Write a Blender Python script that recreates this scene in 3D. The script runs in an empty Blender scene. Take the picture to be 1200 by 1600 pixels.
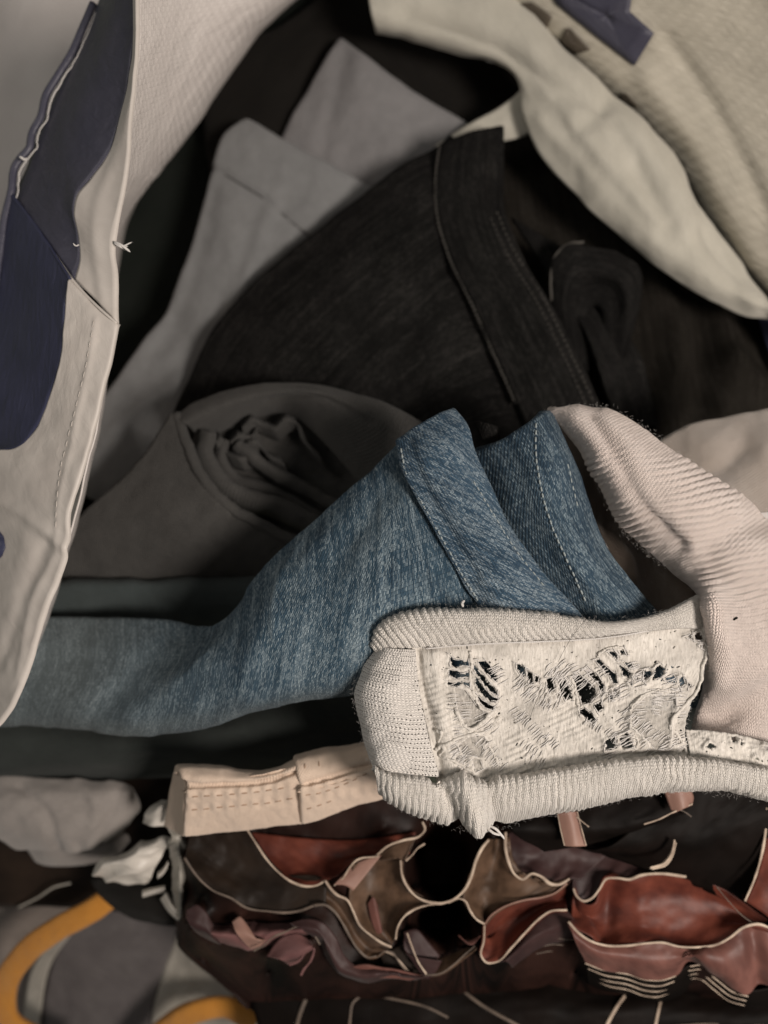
import bpy, math, random
import numpy as np
from mathutils import Vector

random.seed(7)
RNG = np.random.default_rng(11)
S = bpy.context.scene
COL = S.collection

# ------------------------------------------------------------------ camera, world, lamps, exposure
FLOOR_Z = 0.0
FOCUS_Z = 0.300            # height of the front cloth above the floor (m)
CAM_D = 0.270              # camera to the front cloth
cam = bpy.data.cameras.new('camera')
cam_o = bpy.data.objects.new('camera', cam)
COL.objects.link(cam_o)
cam_o.location = (0, 0, FOCUS_Z + CAM_D)
cam.sensor_fit = 'HORIZONTAL'
cam.sensor_width = 24.0
cam.lens = 24.0 * CAM_D / 0.25
cam.clip_start = 0.01
cam.clip_end = 50
cam.dof.use_dof = True
cam.dof.focus_distance = 0.268
cam.dof.aperture_fstop = 4.4
S.camera = cam_o

w = bpy.data.worlds.new('World')
S.world = w
w.use_nodes = True
bg = w.node_tree.nodes['Background']
bg.inputs[0].default_value = (1.0, 0.97, 0.93, 1)
bg.inputs[1].default_value = 0.125

def area_lamp(name, loc, target, size, power, colour):
    l = bpy.data.lights.new(name, 'AREA')
    l.shape = 'DISK'
    l.size = size
    l.energy = power
    l.color = colour
    o = bpy.data.objects.new(name, l)
    COL.objects.link(o)
    o.location = loc
    d = Vector(target) - Vector(loc)
    o.rotation_euler = d.to_track_quat('-Z', 'Y').to_euler()
    return o

area_lamp('room_lamp', (0.46, -0.15, 0.98), (0, -0.02, 0.27), 0.24, 8.3, (1.0, 0.905, 0.825))
area_lamp('fill_lamp', (-1.1, 0.75, 1.5), (-0.15, 0.1, 0.15), 0.7, 3.6, (1.0, 0.96, 0.88))  # added fill with no visible source: lifts the floor, softens shadows

S.view_settings.view_transform = 'Standard'
S.view_settings.look = 'None'
S.view_settings.exposure = 0.0
S.view_settings.gamma = 1.0
S.render.engine = 'CYCLES'
S.cycles.max_bounces = 6
S.cycles.use_denoising = True

# ------------------------------------------------------------------ small maths tools
def W(P):
    """photo-plane position + height over the front cloth (mm) -> metres in the room"""
    P = np.asarray(P, float)
    z = P[..., 2]
    k = (0.25 / 1200.0) * (CAM_D * 1000 - z) / (CAM_D * 1000)
    return np.stack([(P[..., 0] - 600) * k, -(P[..., 1] - 800) * k, FOCUS_Z + z / 1000.0], -1)

def spline(pts, n=None, ts=None):
    """Catmull-Rom through pts (any dimension), n samples by chord length"""
    p = np.asarray(pts, float)
    if len(p) == 1:
        return np.repeat(p, n, 0)
    wgt = np.ones(p.shape[1])
    if p.shape[1] == 3:
        wgt[2] = 4.0
    d = np.sqrt((((p[1:] - p[:-1]) * wgt) ** 2).sum(1)) + 1e-6
    t = np.concatenate([[0], np.cumsum(d)])
    return interp(t, p, np.linspace(0, t[-1], n) if ts is None else np.asarray(ts) * t[-1])

def interp(t, p, x):
    p = np.asarray(p, float)
    m = np.zeros_like(p)
    if len(t) == 2:
        m[0] = m[1] = (p[1] - p[0]) / (t[1] - t[0])
    else:
        sl = (p[1:] - p[:-1]) / (t[1:] - t[:-1]).reshape((-1,) + (1,) * (p.ndim - 1))
        h = (t[1:] - t[:-1]).reshape((-1,) + (1,) * (p.ndim - 1))
        m[1:-1] = (sl[:-1] * h[1:] + sl[1:] * h[:-1]) / (h[:-1] + h[1:])
        m[0], m[-1] = sl[0], sl[-1]
    k = np.clip(np.searchsorted(t, x, side='right') - 1, 0, len(t) - 2)
    h = (t[k + 1] - t[k])
    s = (x - t[k]) / h
    sh = (-1,) + (1,) * (p.ndim - 1)
    s, h = s.reshape(sh), h.reshape(sh)
    return ((2 * s ** 3 - 3 * s ** 2 + 1) * p[k] + (s ** 3 - 2 * s ** 2 + s) * h * m[k]
            + (-2 * s ** 3 + 3 * s ** 2) * p[k + 1] + (s ** 3 - s ** 2) * h * m[k + 1])

def loft(cols, nu, nv):
    """surface through several curves -> grid [nu, nv, 3] in (px, py, mm)"""
    C = np.stack([spline(c, nv) for c in cols])
    if len(C) == 1:
        raise ValueError
    d = np.sqrt((((C[1:] - C[:-1]) * np.array([1, 1, 4.0])) ** 2).sum(-1)).mean(1) + 1e-6
    t = np.concatenate([[0], np.cumsum(d)])
    return interp(t, C, np.linspace(0, t[-1], nu))

def _hash(ix, iy, s):
    h = (ix * 374761393 + iy * 668265263 + s * 974711) & 0xFFFFFFFF
    h = ((h ^ (h >> 13)) * 1274126177) & 0xFFFFFFFF
    return ((h ^ (h >> 16)) & 0xFFFF) / 65535.0 * 2 - 1

def vnoise(x, y, seed=0, oct=3):
    tot, amp, nrm = 0, 1.0, 0
    for o in range(oct):
        ix, iy = np.floor(x).astype(np.int64), np.floor(y).astype(np.int64)
        fx, fy = x - ix, y - iy
        fx, fy = fx * fx * (3 - 2 * fx), fy * fy * (3 - 2 * fy)
        s = seed * 17 + o
        a, b = _hash(ix, iy, s), _hash(ix + 1, iy, s)
        c, d = _hash(ix, iy + 1, s), _hash(ix + 1, iy + 1, s)
        tot = tot + amp * ((a * (1 - fx) + b * fx) * (1 - fy) + (c * (1 - fx) + d * fx) * fy)
        nrm += amp
        amp *= .5
        x, y = x * 2.03, y * 2.03
    return tot / nrm

def polydist(P, poly):
    """distance of every grid point to a polyline, in px, with sign of the side"""
    best = np.full(P.shape[:-1], 1e9)
    side = np.ones(P.shape[:-1])
    q = np.asarray(poly, float)[:, :2]
    for a, b in zip(q[:-1], q[1:]):
        ab = b - a
        ap = P[..., :2] - a
        s = np.clip((ap @ ab) / (ab @ ab), 0, 1)
        dv = ap - s[..., None] * ab
        d = np.sqrt((dv ** 2).sum(-1))
        sg = np.sign(ab[0] * ap[..., 1] - ab[1] * ap[..., 0])
        m = d < best
        best = np.where(m, d, best)
        side = np.where(m, sg, side)
    return best, side

def crease(P, poly, width, amp, n=24):
    """a soft ridge (amp > 0) or valley along a polyline; mm"""
    d, _ = polydist(P, spline(poly, n))
    return amp * np.exp(-(d / width) ** 2)

def step(P, poly, width, amp, n=24):
    """a step across a polyline: +amp on its right-hand side (as one walks along it, seen on the photo)"""
    d, s = polydist(P, spline(poly, n))
    return amp * np.clip(0.5 + 0.5 * s * d / width, 0, 1)

def inside(x, y, poly):
    q = np.asarray(poly, float)
    r = np.zeros(x.shape, bool)
    j = len(q) - 1
    for i in range(len(q)):
        xi, yi, xj, yj = q[i, 0], q[i, 1], q[j, 0], q[j, 1]
        c = ((yi > y) != (yj > y)) & (x < (xj - xi) * (y - yi) / (yj - yi + 1e-12) + xi)
        r ^= c
        j = i
    return r

# ------------------------------------------------------------------ object tools
def tag(o, label=None, cat=None, group=None, kind=None):
    for k, v in (('label', label), ('category', cat), ('group', group), ('kind', kind)):
        if v:
            o[k] = v
    return o

def thing(name, label, cat, at, group=None):
    o = bpy.data.objects.new(name, None)
    o.empty_display_size = 0.02
    COL.objects.link(o)
    o.location = W([at])[0]
    tag(o, label, cat, group)
    return o

def link(name, me, mat, parent=None, **tags):
    o = bpy.data.objects.new(name, me)
    COL.objects.link(o)
    if mat is not None:
        me.materials.append(mat)
    if parent is not None:
        o.parent = parent
        o.matrix_parent_inverse.identity()
        o.location = -np.array(parent.location) if parent.type == 'EMPTY' else (0, 0, 0)
        if parent.parent is not None:
            o.location = (0, 0, 0)
    tag(o, **tags)
    return o

def raw_mesh(name, V, F, uv=None, smooth=True, attr=None):
    me = bpy.data.meshes.new(name)
    V = np.asarray(V, float)
    me.from_pydata(V.tolist(), [], [tuple(int(i) for i in f) for f in F])
    if uv is not None:
        l = me.uv_layers.new(name='UVMap')
        idx = np.zeros(len(me.loops), np.int32)
        me.loops.foreach_get('vertex_index', idx)
        l.data.foreach_set('uv', np.asarray(uv, np.float32)[idx].ravel())
    if attr is not None:
        for k, a in attr.items():
            at = me.attributes.new(k, 'FLOAT', 'POINT')
            at.data.foreach_set('value', np.asarray(a, np.float32).ravel())
    if smooth:
        me.polygons.foreach_set('use_smooth', np.ones(len(me.polygons), bool))
    me.update()
    return me

def arclen(Q, axis):
    d = np.sqrt((np.diff(Q, axis=axis) ** 2).sum(-1))
    z = np.zeros_like(np.take(d, [0], axis))
    return np.concatenate([z, np.cumsum(d, axis)], axis)

def normals(Q):
    du = np.gradient(Q, axis=0)
    dv = np.gradient(Q, axis=1)
    n = np.cross(du, dv)
    n /= np.sqrt((n ** 2).sum(-1, keepdims=True)) + 1e-12
    if n[..., 2].mean() < 0:
        n = -n
    return n

def cloth(name, P, mat, parent=None, t=0.8, er=(0, 0, 0, 0), disp=None, holes=None, attr=None, uv=None, **tags):
    """a sheet with real thickness t (mm) through the grid P; er rounds its four borders (mm) like a folded edge"""
    P = np.array(P, float)
    Q = W(P)
    n = normals(Q)
    U = arclen(Q, 0)
    Vv = arclen(Q, 1)
    off = np.zeros(P.shape[:2])
    if disp is not None:
        off += disp(P, U * 1000, Vv * 1000)
    for k, r in enumerate(er):
        if r <= 0:
            continue
        A = U if k < 2 else Vv
        d = A if k in (0, 2) else ((A[-1:, :] - A) if k == 1 else (A[:, -1:] - A))
        q = np.clip(1 - d * 1000 / r, 0, 1)
        off -= r * (1 - np.sqrt(np.clip(1 - q * q, 0, 1)))
    Q = Q + n * off[..., None] / 1000
    n = normals(Q)
    B = Q - n * (t / 1000)
    nu, nv = P.shape[:2]
    idx = np.arange(nu * nv).reshape(nu, nv)
    a, b, c, d = idx[:-1, :-1], idx[1:, :-1], idx[1:, 1:], idx[:-1, 1:]
    keep = np.ones(a.shape, bool)
    if holes is not None:
        cx = (P[:-1, :-1, 0] + P[1:, 1:, 0]) / 2
        cy = (P[:-1, :-1, 1] + P[1:, 1:, 1]) / 2
        for h in holes:
            keep &= ~inside(cx + 1.2 * vnoise(cx / 5, cy / 5, 900, 2), cy + 1.2 * vnoise(cx / 7, cy / 7, 901, 2), h)
    front = np.stack([a, b, c, d], -1)
    # orient so that the front faces up
    iu, iv = (nu - 1) // 2, (nv - 1) // 2
    mid = np.cross(Q[iu + 1, iv] - Q[iu, iv], Q[iu, iv + 1] - Q[iu, iv])
    flip = mid[2] < 0
    fr = front[keep].reshape(-1, 4)
    N = nu * nv
    bk = fr[:, ::-1] + N
    # rim faces: boundary edges of the kept faces
    edges = {}
    for f in fr.tolist():
        for i in range(4):
            u_, v_ = f[i], f[(i + 1) % 4]
            if (v_, u_) in edges:
                del edges[(v_, u_)]
            else:
                edges[(u_, v_)] = 1
    rim = [(v_, u_, u_ + N, v_ + N) for (u_, v_) in edges]
    F = fr.tolist() + bk.tolist() + rim
    if flip:
        F = [f[::-1] for f in F]
    V = np.concatenate([Q.reshape(-1, 3), B.reshape(-1, 3)])
    Um = U[:, nv // 2][:, None] + 0 * U
    if uv == 'v':          # arc length along u, mean along v
        uvs = np.stack([U, Vv[nu // 2][None, :] + 0 * Vv], -1).reshape(-1, 2)
    elif uv == 'mid':
        uvs = np.stack([Um, Vv - Vv[:, nv // 2][:, None]], -1).reshape(-1, 2)
    else:
        uvs = np.stack([Um, Vv], -1).reshape(-1, 2)
    uvs = np.concatenate([uvs, uvs])
    at = None
    if attr is not None:
        at = {k: np.concatenate([f(P).ravel()] * 2) for k, f in attr.items()}
    me = raw_mesh(name, V, F, uvs, True, at)
    o = link(name, me, mat, parent, **tags)
    G = P.copy()
    k = (0.25 / 1200.0) * (CAM_D + FOCUS_Z - Q[..., 2]) / CAM_D
    G[..., 2] = (Q[..., 2] - FOCUS_Z) * 1000
    G[..., 0] = Q[..., 0] / k + 600
    G[..., 1] = -Q[..., 1] / k + 800
    OWN[id(G)] = (o, G)
    return o, G

def on(G, pts, lift=0.0):
    """lay (px, py) points on a surface grid"""
    flat = G.reshape(-1, 3)
    out = []
    for p in np.asarray(pts, float):
        d = ((flat[:, :2] - p[:2]) ** 2).sum(1)
        k = np.argpartition(d, 8)[:8]
        wt = 1 / (d[k] + 4.0)
        out.append((p[0], p[1], (flat[k, 2] * wt).sum() / wt.sum() + lift))
    return np.array(out)

def tube_geo(Q, r, m=6, flat=1.0, taper=False):
    """Q world polyline; r metres (scalar or list)"""
    Q = np.asarray(Q, float)
    n = len(Q)
    T = np.gradient(Q, axis=0)
    T /= np.sqrt((T ** 2).sum(1, keepdims=True)) + 1e-12
    up = np.array([0, 0, 1.0])
    A = np.cross(T, up)
    la = np.sqrt((A ** 2).sum(1, keepdims=True))
    A = np.where(la > 1e-4, A / (la + 1e-12), np.array([1.0, 0, 0]))
    Bn = np.cross(A, T)
    rr = np.broadcast_to(np.asarray(r, float), (n,)).copy()
    if taper:
        s = np.linspace(0, 1, n)
        rr *= np.clip(np.sqrt(np.clip(1 - (2 * s - 1) ** 4, 0, 1)), .15, 1)
    ang = np.linspace(0, 2 * math.pi, m, endpoint=False)
    V = (Q[:, None] + rr[:, None, None] * (np.cos(ang)[None, :, None] * A[:, None] + flat * np.sin(ang)[None, :, None] * Bn[:, None])).reshape(-1, 3)
    F = []
    for i in range(n - 1):
        for j in range(m):
            k = (j + 1) % m
            F.append((i * m + j, (i + 1) * m + j, (i + 1) * m + k, i * m + k))
    F.append(tuple(range(m)))
    F.append(tuple((n - 1) * m + j for j in range(m - 1, -1, -1)))
    uv = np.stack([np.repeat(arclen(Q[None], 1)[0], m), np.tile(ang * np.mean(rr), n)], -1)
    return V, F, uv

OWN = {}
def own(G):
    return OWN[id(G)][0]

class Bag:
    """collects pieces of one part"""
    def __init__(s):
        s.V, s.F, s.U, s.n = [], [], [], 0
    def add(s, V, F, uv):
        s.V.append(V); s.U.append(uv)
        s.F += [tuple(i + s.n for i in f) for f in F]
        s.n += len(V)
    def build(s, name, mat, parent=None, **tags):
        return link(name, raw_mesh(name, np.concatenate(s.V), s.F, np.concatenate(s.U)), mat, parent, **tags)

def cord(name, pts, r, mat, parent=None, n=40, flat=1.0, taper=False, wob=0.0, m=6, **tags):
    q = spline(pts, n)
    if wob:
        q[:, 0] += wob * vnoise(np.arange(n) * .35, np.zeros(n), 5)
        q[:, 1] += wob * vnoise(np.arange(n) * .35, np.zeros(n) + 9, 6)
    V, F, uv = tube_geo(W(q), r / 1000, m, flat, taper)
    return link(name, raw_mesh(name, V, F, uv), mat, parent, **tags)

def stitches(name, G, line, step_px, len_px, r, mat, parent, lift=0.1, dip=0.15, jitter=1.0):
    q = spline(line, 400)
    L = arclen(q[None, :, :2], 1)[0]
    b = Bag()
    s = 0
    while s + len_px < L[-1]:
        ts = np.linspace(s, s + len_px, 5)
        px = np.interp(ts, L, q[:, 0]) + random.uniform(-jitter, jitter) * .4
        py = np.interp(ts, L, q[:, 1]) + random.uniform(-jitter, jitter) * .4
        p = on(G, np.stack([px, py], -1), lift)
        p[0, 2] -= dip; p[-1, 2] -= dip
        b.add(*tube_geo(W(p), r / 1000, 5, .8, True))
        s += step_px * random.uniform(.93, 1.07)
    return b.build(name, mat, own(G), kind='stuff')

# ------------------------------------------------------------------ material tools
class NT:
    def __init__(s, name, rough=0.85, sheen=0.0, spec=0.3):
        s.m = bpy.data.materials.new(name)
        s.m.use_nodes = True
        s.t = s.m.node_tree
        s.b = s.t.nodes['Principled BSDF']
        s.out = s.t.nodes['Material Output']
        s.b.inputs['Roughness'].default_value = rough
        s.b.inputs['Specular IOR Level'].default_value = spec
        s.b.inputs['Sheen Weight'].default_value = sheen
        s.b.inputs['Sheen Roughness'].default_value = 0.5
        s._uv = None
    def n(s, typ, **inp):
        nd = s.t.nodes.new(typ)
        for k, v in inp.items():
            key = k.replace('_', ' ')
            if hasattr(nd, k) and k not in nd.inputs.keys() and key not in nd.inputs.keys():
                setattr(nd, k, v)
        for k, v in inp.items():
            key = k.replace('_', ' ')
            if key in nd.inputs.keys():
                s.put(nd.inputs[key], v)
        return nd
    def put(s, sock, v):
        if isinstance(v, bpy.types.NodeSocket):
            s.t.links.new(v, sock)
        elif isinstance(v, (tuple, list)) and len(v) == 3 and sock.type == 'RGBA':
            sock.default_value = (*v, 1)
        else:
            sock.default_value = v
    def uv(s):
        if s._uv is None:
            s._uv = s.t.nodes.new('ShaderNodeTexCoord').outputs['UV']
        return s._uv
    def pos(s):
        return s.t.nodes.new('ShaderNodeTexCoord').outputs['Object']
    def map(s, vec, scale=(1, 1, 1), rot=0.0):
        nd = s.t.nodes.new('ShaderNodeMapping')
        s.t.links.new(vec, nd.inputs['Vector'])
        nd.inputs['Scale'].default_value = scale
        nd.inputs['Rotation'].default_value = (0, 0, rot)
        return nd.outputs[0]
    def math(s, op, a, b=None, c=None, clamp=False):
        nd = s.t.nodes.new('ShaderNodeMath')
        nd.operation = op
        nd.use_clamp = clamp
        s.put(nd.inputs[0], a)
        if b is not None: s.put(nd.inputs[1], b)
        if c is not None: s.put(nd.inputs[2], c)
        return nd.outputs[0]
    def noise(s, vec, scale, detail=3, rough=.55, dist=0.0):
        nd = s.t.nodes.new('ShaderNodeTexNoise')
        s.t.links.new(vec, nd.inputs['Vector'])
        nd.inputs['Scale'].default_value = scale
        nd.inputs['Detail'].default_value = detail
        nd.inputs['Roughness'].default_value = rough
        nd.inputs['Distortion'].default_value = dist
        return nd.outputs['Fac']
    def ramp(s, v, lo, hi, a=0.0, b=1.0):
        nd = s.t.nodes.new('ShaderNodeMapRange')
        s.put(nd.inputs['Value'], v)
        nd.inputs['From Min'].default_value = lo
        nd.inputs['From Max'].default_value = hi
        nd.inputs['To Min'].default_value = a
        nd.inputs['To Max'].default_value = b
        return nd.outputs[0]
    def mix(s, f, a, b, typ='MIX'):
        nd = s.t.nodes.new('ShaderNodeMix')
        nd.data_type = 'RGBA'
        nd.blend_type = typ
        s.put(nd.inputs[0], f)
        s.put(nd.inputs[6], a)
        s.put(nd.inputs[7], b)
        return nd.outputs[2]
    def sep(s, vec):
        nd = s.t.nodes.new('ShaderNodeSeparateXYZ')
        s.t.links.new(vec, nd.inputs[0])
        return nd.outputs
    def bump(s, h, dist_mm, strength=1.0, prev=None):
        nd = s.t.nodes.new('ShaderNodeBump')
        nd.inputs['Distance'].default_value = dist_mm / 1000
        nd.inputs['Strength'].default_value = strength
        s.t.links.new(h, nd.inputs['Height'])
        if prev is not None:
            s.t.links.new(prev, nd.inputs['Normal'])
        return nd.outputs[0]
    def done(s, col=None, nrm=None, rough=None, alpha=None):
        if col is not None: s.put(s.b.inputs['Base Color'], col)
        if nrm is not None: s.t.links.new(nrm, s.b.inputs['Normal'])
        if rough is not None: s.put(s.b.inputs['Roughness'], rough)
        if alpha is not None: s.put(s.b.inputs['Alpha'], alpha)
        return s.m

def woven(name, c1, c2, cell=0.5, patch=25, bump=.12, rough=.9, sheen=.15, fleck=.35, grain=1.0, spec=.3):
    """plain woven cotton: fine crossed threads, soft uneven dye"""
    m = NT(name, rough, sheen, spec)
    u = m.uv()
    k = 1000 / cell
    x, y, _ = m.sep(m.map(u, (k, k, 1)))[:3]
    wv = m.math('MULTIPLY', m.math('SINE', m.math('MULTIPLY', x, math.pi)), m.math('SINE', m.math('MULTIPLY', y, math.pi)))
    n1 = m.noise(m.map(u, (1000 / (cell * .8), 1000 / (cell * 5), 1)), 1, 2)
    n2 = m.noise(m.map(u, (1000 / (cell * 5), 1000 / (cell * .8), 1)), 1, 2)
    th = m.math('MULTIPLY', m.math('ADD', n1, n2), .5)
    big = m.noise(u, 1000 / patch, 4, .6)
    f = m.math('ADD', m.math('MULTIPLY', m.ramp(big, .3, .7), 1 - fleck), m.math('MULTIPLY', m.ramp(th, .35, .65), fleck))
    col = m.mix(f, c1, c2)
    h = m.math('ADD', m.math('MULTIPLY', wv, .5), m.math('MULTIPLY', th, 1.2 * grain))
    nb = m.bump(h, bump * 1.0, 1.0)
    nb = m.bump(m.noise(u, 90, 4, .6), 1.2, .5, nb)
    return m.done(col, nb)

def denim(name, dark, light, fleck_col, width=.62, length=2.3, rot=0.0, amount=.5, fade=1.0, bump=.22, lit_tint=None):
    m = NT(name, .92, 0 if dark[0] < .01 else .05, .05 if dark[0] < .01 else .12)
    u = m.map(m.uv(), (1, 1, 1), rot)
    # wander of the yarns
    wn = m.noise(m.map(u, (160, 60, 1)), 1, 2)
    xx, yy, _ = m.sep(u)[:3]
    x2 = m.math('ADD', xx, m.ramp(wn, 0, 1, -.0007, .0007))
    cmb = m.t.nodes.new('ShaderNodeCombineXYZ')
    m.put(cmb.inputs[0], yy); m.put(cmb.inputs[1], x2)
    br = m.t.nodes.new('ShaderNodeTexBrick')
    br.offset = .37; br.offset_frequency = 1; br.squash = 1.25; br.squash_frequency = 3
    m.t.links.new(cmb.outputs[0], br.inputs['Vector'])
    br.inputs['Color1'].default_value = (0, 0, 0, 1)
    br.inputs['Color2'].default_value = (1, 1, 1, 1)
    br.inputs['Mortar'].default_value = (0, 0, 0, 1)
    br.inputs['Scale'].default_value = 1000
    br.inputs['Mortar Size'].default_value = width * .2
    br.inputs['Mortar Smooth'].default_value = .6
    br.inputs['Bias'].default_value = 0
    br.inputs['Brick Width'].default_value = length
    br.inputs['Row Height'].default_value = width
    bw = m.t.nodes.new('ShaderNodeRGBToBW')
    m.t.links.new(br.outputs['Color'], bw.inputs[0])
    rnd = bw.outputs[0]
    solid = m.math('SUBTRACT', 1.0, br.outputs['Fac'])
    # streaks along the warp, worn patches
    streak = m.noise(m.map(u, (900, 28, 1)), 1, 3)
    wear = m.noise(u, 38, 4, .6)
    fine = m.noise(m.map(u, (2300, 1100, 1)), 1, 2)
    base = m.mix(m.math('MULTIPLY', m.ramp(wear, .32, .7), fade), dark, light)
    base = m.mix(m.ramp(streak, .35, .7, 0, .45), base, tuple(min(1, c * 1.7) for c in light))
    band = m.noise(m.map(u, (210, 9, 1)), 1, 2)
    thr = m.math('ADD', m.math('MULTIPLY', rnd, .26), m.math('ADD', m.math('MULTIPLY', streak, .42), m.math('ADD', m.math('MULTIPLY', wear, .3), m.math('MULTIPLY', band, .32))))
    fl = m.math('MULTIPLY', m.ramp(thr, .60 - .25 * (amount - .5), .92 - .2 * (amount - .5)), solid)
    fl = m.math('MULTIPLY', fl, m.ramp(fine, .25, .65, .3, 1.0), None, True)
    if lit_tint is not None:  # paler colour mixed in to stand for light on the leg
        wa = m.t.nodes.new('ShaderNodeAttribute'); wa.attribute_name = 'lit_tint'
        base = m.mix(wa.outputs['Fac'], base, lit_tint)
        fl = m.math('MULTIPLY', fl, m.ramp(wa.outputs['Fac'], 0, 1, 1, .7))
    col = m.mix(fl, base, fleck_col)
    col = m.mix(m.math('MULTIPLY', br.outputs['Fac'], .4), col, tuple(c * .5 for c in dark))
    tw = m.math('SINE', m.math('MULTIPLY', m.math('ADD', m.math('MULTIPLY', xx, 1.0), m.math('MULTIPLY', yy, .62)), 2 * math.pi * 1000 / 1.15))
    h = m.math('ADD', m.math('ADD', m.math('MULTIPLY', solid, .6), m.math('MULTIPLY', tw, .35)), m.math('MULTIPLY', m.math('ADD', rnd, fine), .5))
    nb = m.bump(h, bump, .9)
    nb = m.bump(m.noise(u, 120, 3, .6), .9, .5, nb)
    return m.done(col, nb)

def knit(name, c1, c2, wale=1.2, course=.95, rot=0.0, bump=.35, holes=0.0, fuzz=.4, rough=.95):
    """stocking stitch: two slanted legs per wale"""
    m = NT(name, rough, .35, .15)
    u0 = m.map(m.uv(), (1, 1, 1), rot)
    wob = m.noise(u0, 300, 2)
    x0, y0, _ = m.sep(u0)[:3]
    x = m.math('ADD', m.math('MULTIPLY', x0, 1000 / wale), m.ramp(wob, 0, 1, -.35, .35))
    y = m.math('ADD', m.math('MULTIPLY', y0, 1000 / course), m.ramp(wob, 0, 1, .3, -.3))
    fx = m.math('FRACT', x)
    ax = m.math('ABSOLUTE', m.math('SUBTRACT', fx, .5))          # 0 in the middle of the wale, .5 between wales
    leg = m.math('FRACT', m.math('ADD', y, m.math('MULTIPLY', ax, 1.1)))
    lg = m.math('SINE', m.math('MULTIPLY', leg, math.pi))
    vs = m.math('SINE', m.math('MULTIPLY', m.math('MULTIPLY', ax, 2.0), math.pi))   # two bumps per wale
    h = m.math('MULTIPLY', m.math('POWER', lg, .6), m.math('POWER', m.math('MAXIMUM', vs, .001), .6))
    hair = m.noise(m.map(u0, (2600, 900, 1)), 1, 3, .7)
    tone = m.noise(u0, 60, 4, .6)
    col = m.mix(m.math('ADD', m.math('MULTIPLY', m.ramp(tone, .3, .7), .6), m.math('MULTIPLY', m.ramp(hair, .3, .7), .4)), c1, c2)
    nb = m.bump(m.math('ADD', h, m.math('MULTIPLY', hair, fuzz)), bump, .9)
    nb = m.bump(m.noise(u0, 150, 3), .7, .5, nb)
    al = None
    if holes > 0:
        msk = m.noise(u0, 70, 2)
        gap = m.math('MULTIPLY', m.math('LESS_THAN', ax, .15), m.math('LESS_THAN', m.math('ABSOLUTE', m.math('SUBTRACT', m.math('FRACT', m.math('ADD', y, m.math('MULTIPLY', m.math('FLOOR', x), .5))), .5)), .17))
        gap = m.math('MULTIPLY', gap, m.math('GREATER_THAN', msk, .62 - holes * .2))
        al = m.math('SUBTRACT', 1.0, gap)
    return m.done(col, nb, None, al)

def satin(name, c1, c2, rough=.42, sheen=.04, patch=22, spec=.4):
    m = NT(name, rough, sheen, spec)
    u = m.uv()
    col = m.mix(m.ramp(m.noise(u, 1000 / patch, 3), .35, .65), c1, c2)
    th = m.noise(m.map(u, (2200, 300, 1)), 1, 2)
    nb = m.bump(th, .06, .6)
    nb = m.bump(m.noise(u, 70, 3), 1.0, .4, nb)
    return m.done(col, nb)

def poly_weave(name, c1, c2, cell=1.6, bump=.16, rough=.5):
    """flat plastic tapes woven over and under"""
    m = NT(name, rough, 0, .4)
    u = m.uv()
    x, y, _ = m.sep(m.map(u, (1000 / cell, 1000 / cell, 1)))[:3]
    ck = m.math('MODULO', m.math('ADD', m.math('FLOOR', x), m.math('FLOOR', y)), 2.0)
    ck = m.math('ABSOLUTE', ck)
    sx = m.math('SINE', m.math('MULTIPLY', m.math('FRACT', x), math.pi))
    sy = m.math('SINE', m.math('MULTIPLY', m.math('FRACT', y), math.pi))
    h = m.math('ADD', m.math('MULTIPLY', ck, m.math('POWER', m.math('MAXIMUM', sx, .001), .5)),
               m.math('MULTIPLY', m.math('SUBTRACT', 1.0, ck), m.math('POWER', m.math('MAXIMUM', sy, .001), .5)))
    big = m.noise(u, 45, 4, .6)
    col = m.mix(m.math('ADD', m.math('MULTIPLY', m.ramp(big, .3, .7), .6), m.math('MULTIPLY', ck, .25)), c1, c2)
    nb = m.bump(h, bump, .8)
    nb = m.bump(m.noise(u, 110, 3, .5, .4), 1.6, .5, nb)
    return m.done(col, nb)

def film(name, c1, c2, rough=.45, bump=.9):
    """laminated printed plastic with small creases"""
    m = NT(name, rough, 0, .4)
    u = m.uv()
    big = m.noise(u, 60, 4, .6)
    col = m.mix(m.ramp(big, .3, .7), c1, c2)
    nb = m.bump(m.noise(m.map(u, (110, 240, 1)), 1, 4, .55, .6), bump, .6)
    nb = m.bump(m.noise(u, 1500, 2), .05, .5, nb)
    return m.done(col, nb)

M = {}
M['jeans'] = denim('blue_denim', (.015, .033, .053), (.046, .085, .120), (.42, .50, .53), width=.42, length=1.3, amount=.6, lit_tint=(.12, .145, .152))
M['jeans2'] = denim('blue_denim_turned', (.016, .036, .062), (.050, .092, .136), (.44, .52, .56), width=.42, length=1.25, rot=.55, amount=.6)
M['jeans3'] = denim('blue_denim_inner', (.014, .030, .050), (.042, .074, .106), (.38, .47, .51), width=.42, length=1.25, rot=.12, amount=.56)
M['stitch_blue'] = woven('pale_blue_thread', (.24, .28, .29), (.34, .37, .36), .3)
M['charcoal'] = denim('charcoal_denim', (.0048, .0047, .0046), (.0115, .011, .0105), (.055, .052, .048), width=.5, length=1.5, amount=.36, bump=.25)
M['charcoal_edge'] = woven('charcoal_seam_thread', (.045, .042, .037), (.11, .10, .088), .5, sheen=.02)
M['grey'] = woven('grey_cotton', (.15, .152, .152), (.205, .207, .207), .7, fleck=.3, patch=16)
M['grey2'] = woven('warm_grey_cotton', (.15, .147, .148), (.20, .193, .194), .7, fleck=.3, patch=16)
M['roll'] = woven('dark_grey_twill', (.034, .033, .031), (.060, .057, .053), .8, fleck=.5, bump=.3, sheen=.04)
M['black'] = woven('black_jersey', (.0075, .0068, .006), (.0135, .012, .0105), .7, sheen=.02, spec=.08)
M['blackgreen'] = woven('black_green_jersey', (.007, .009, .0075), (.012, .014, .012), .7, sheen=.015, spec=.08)
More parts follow.
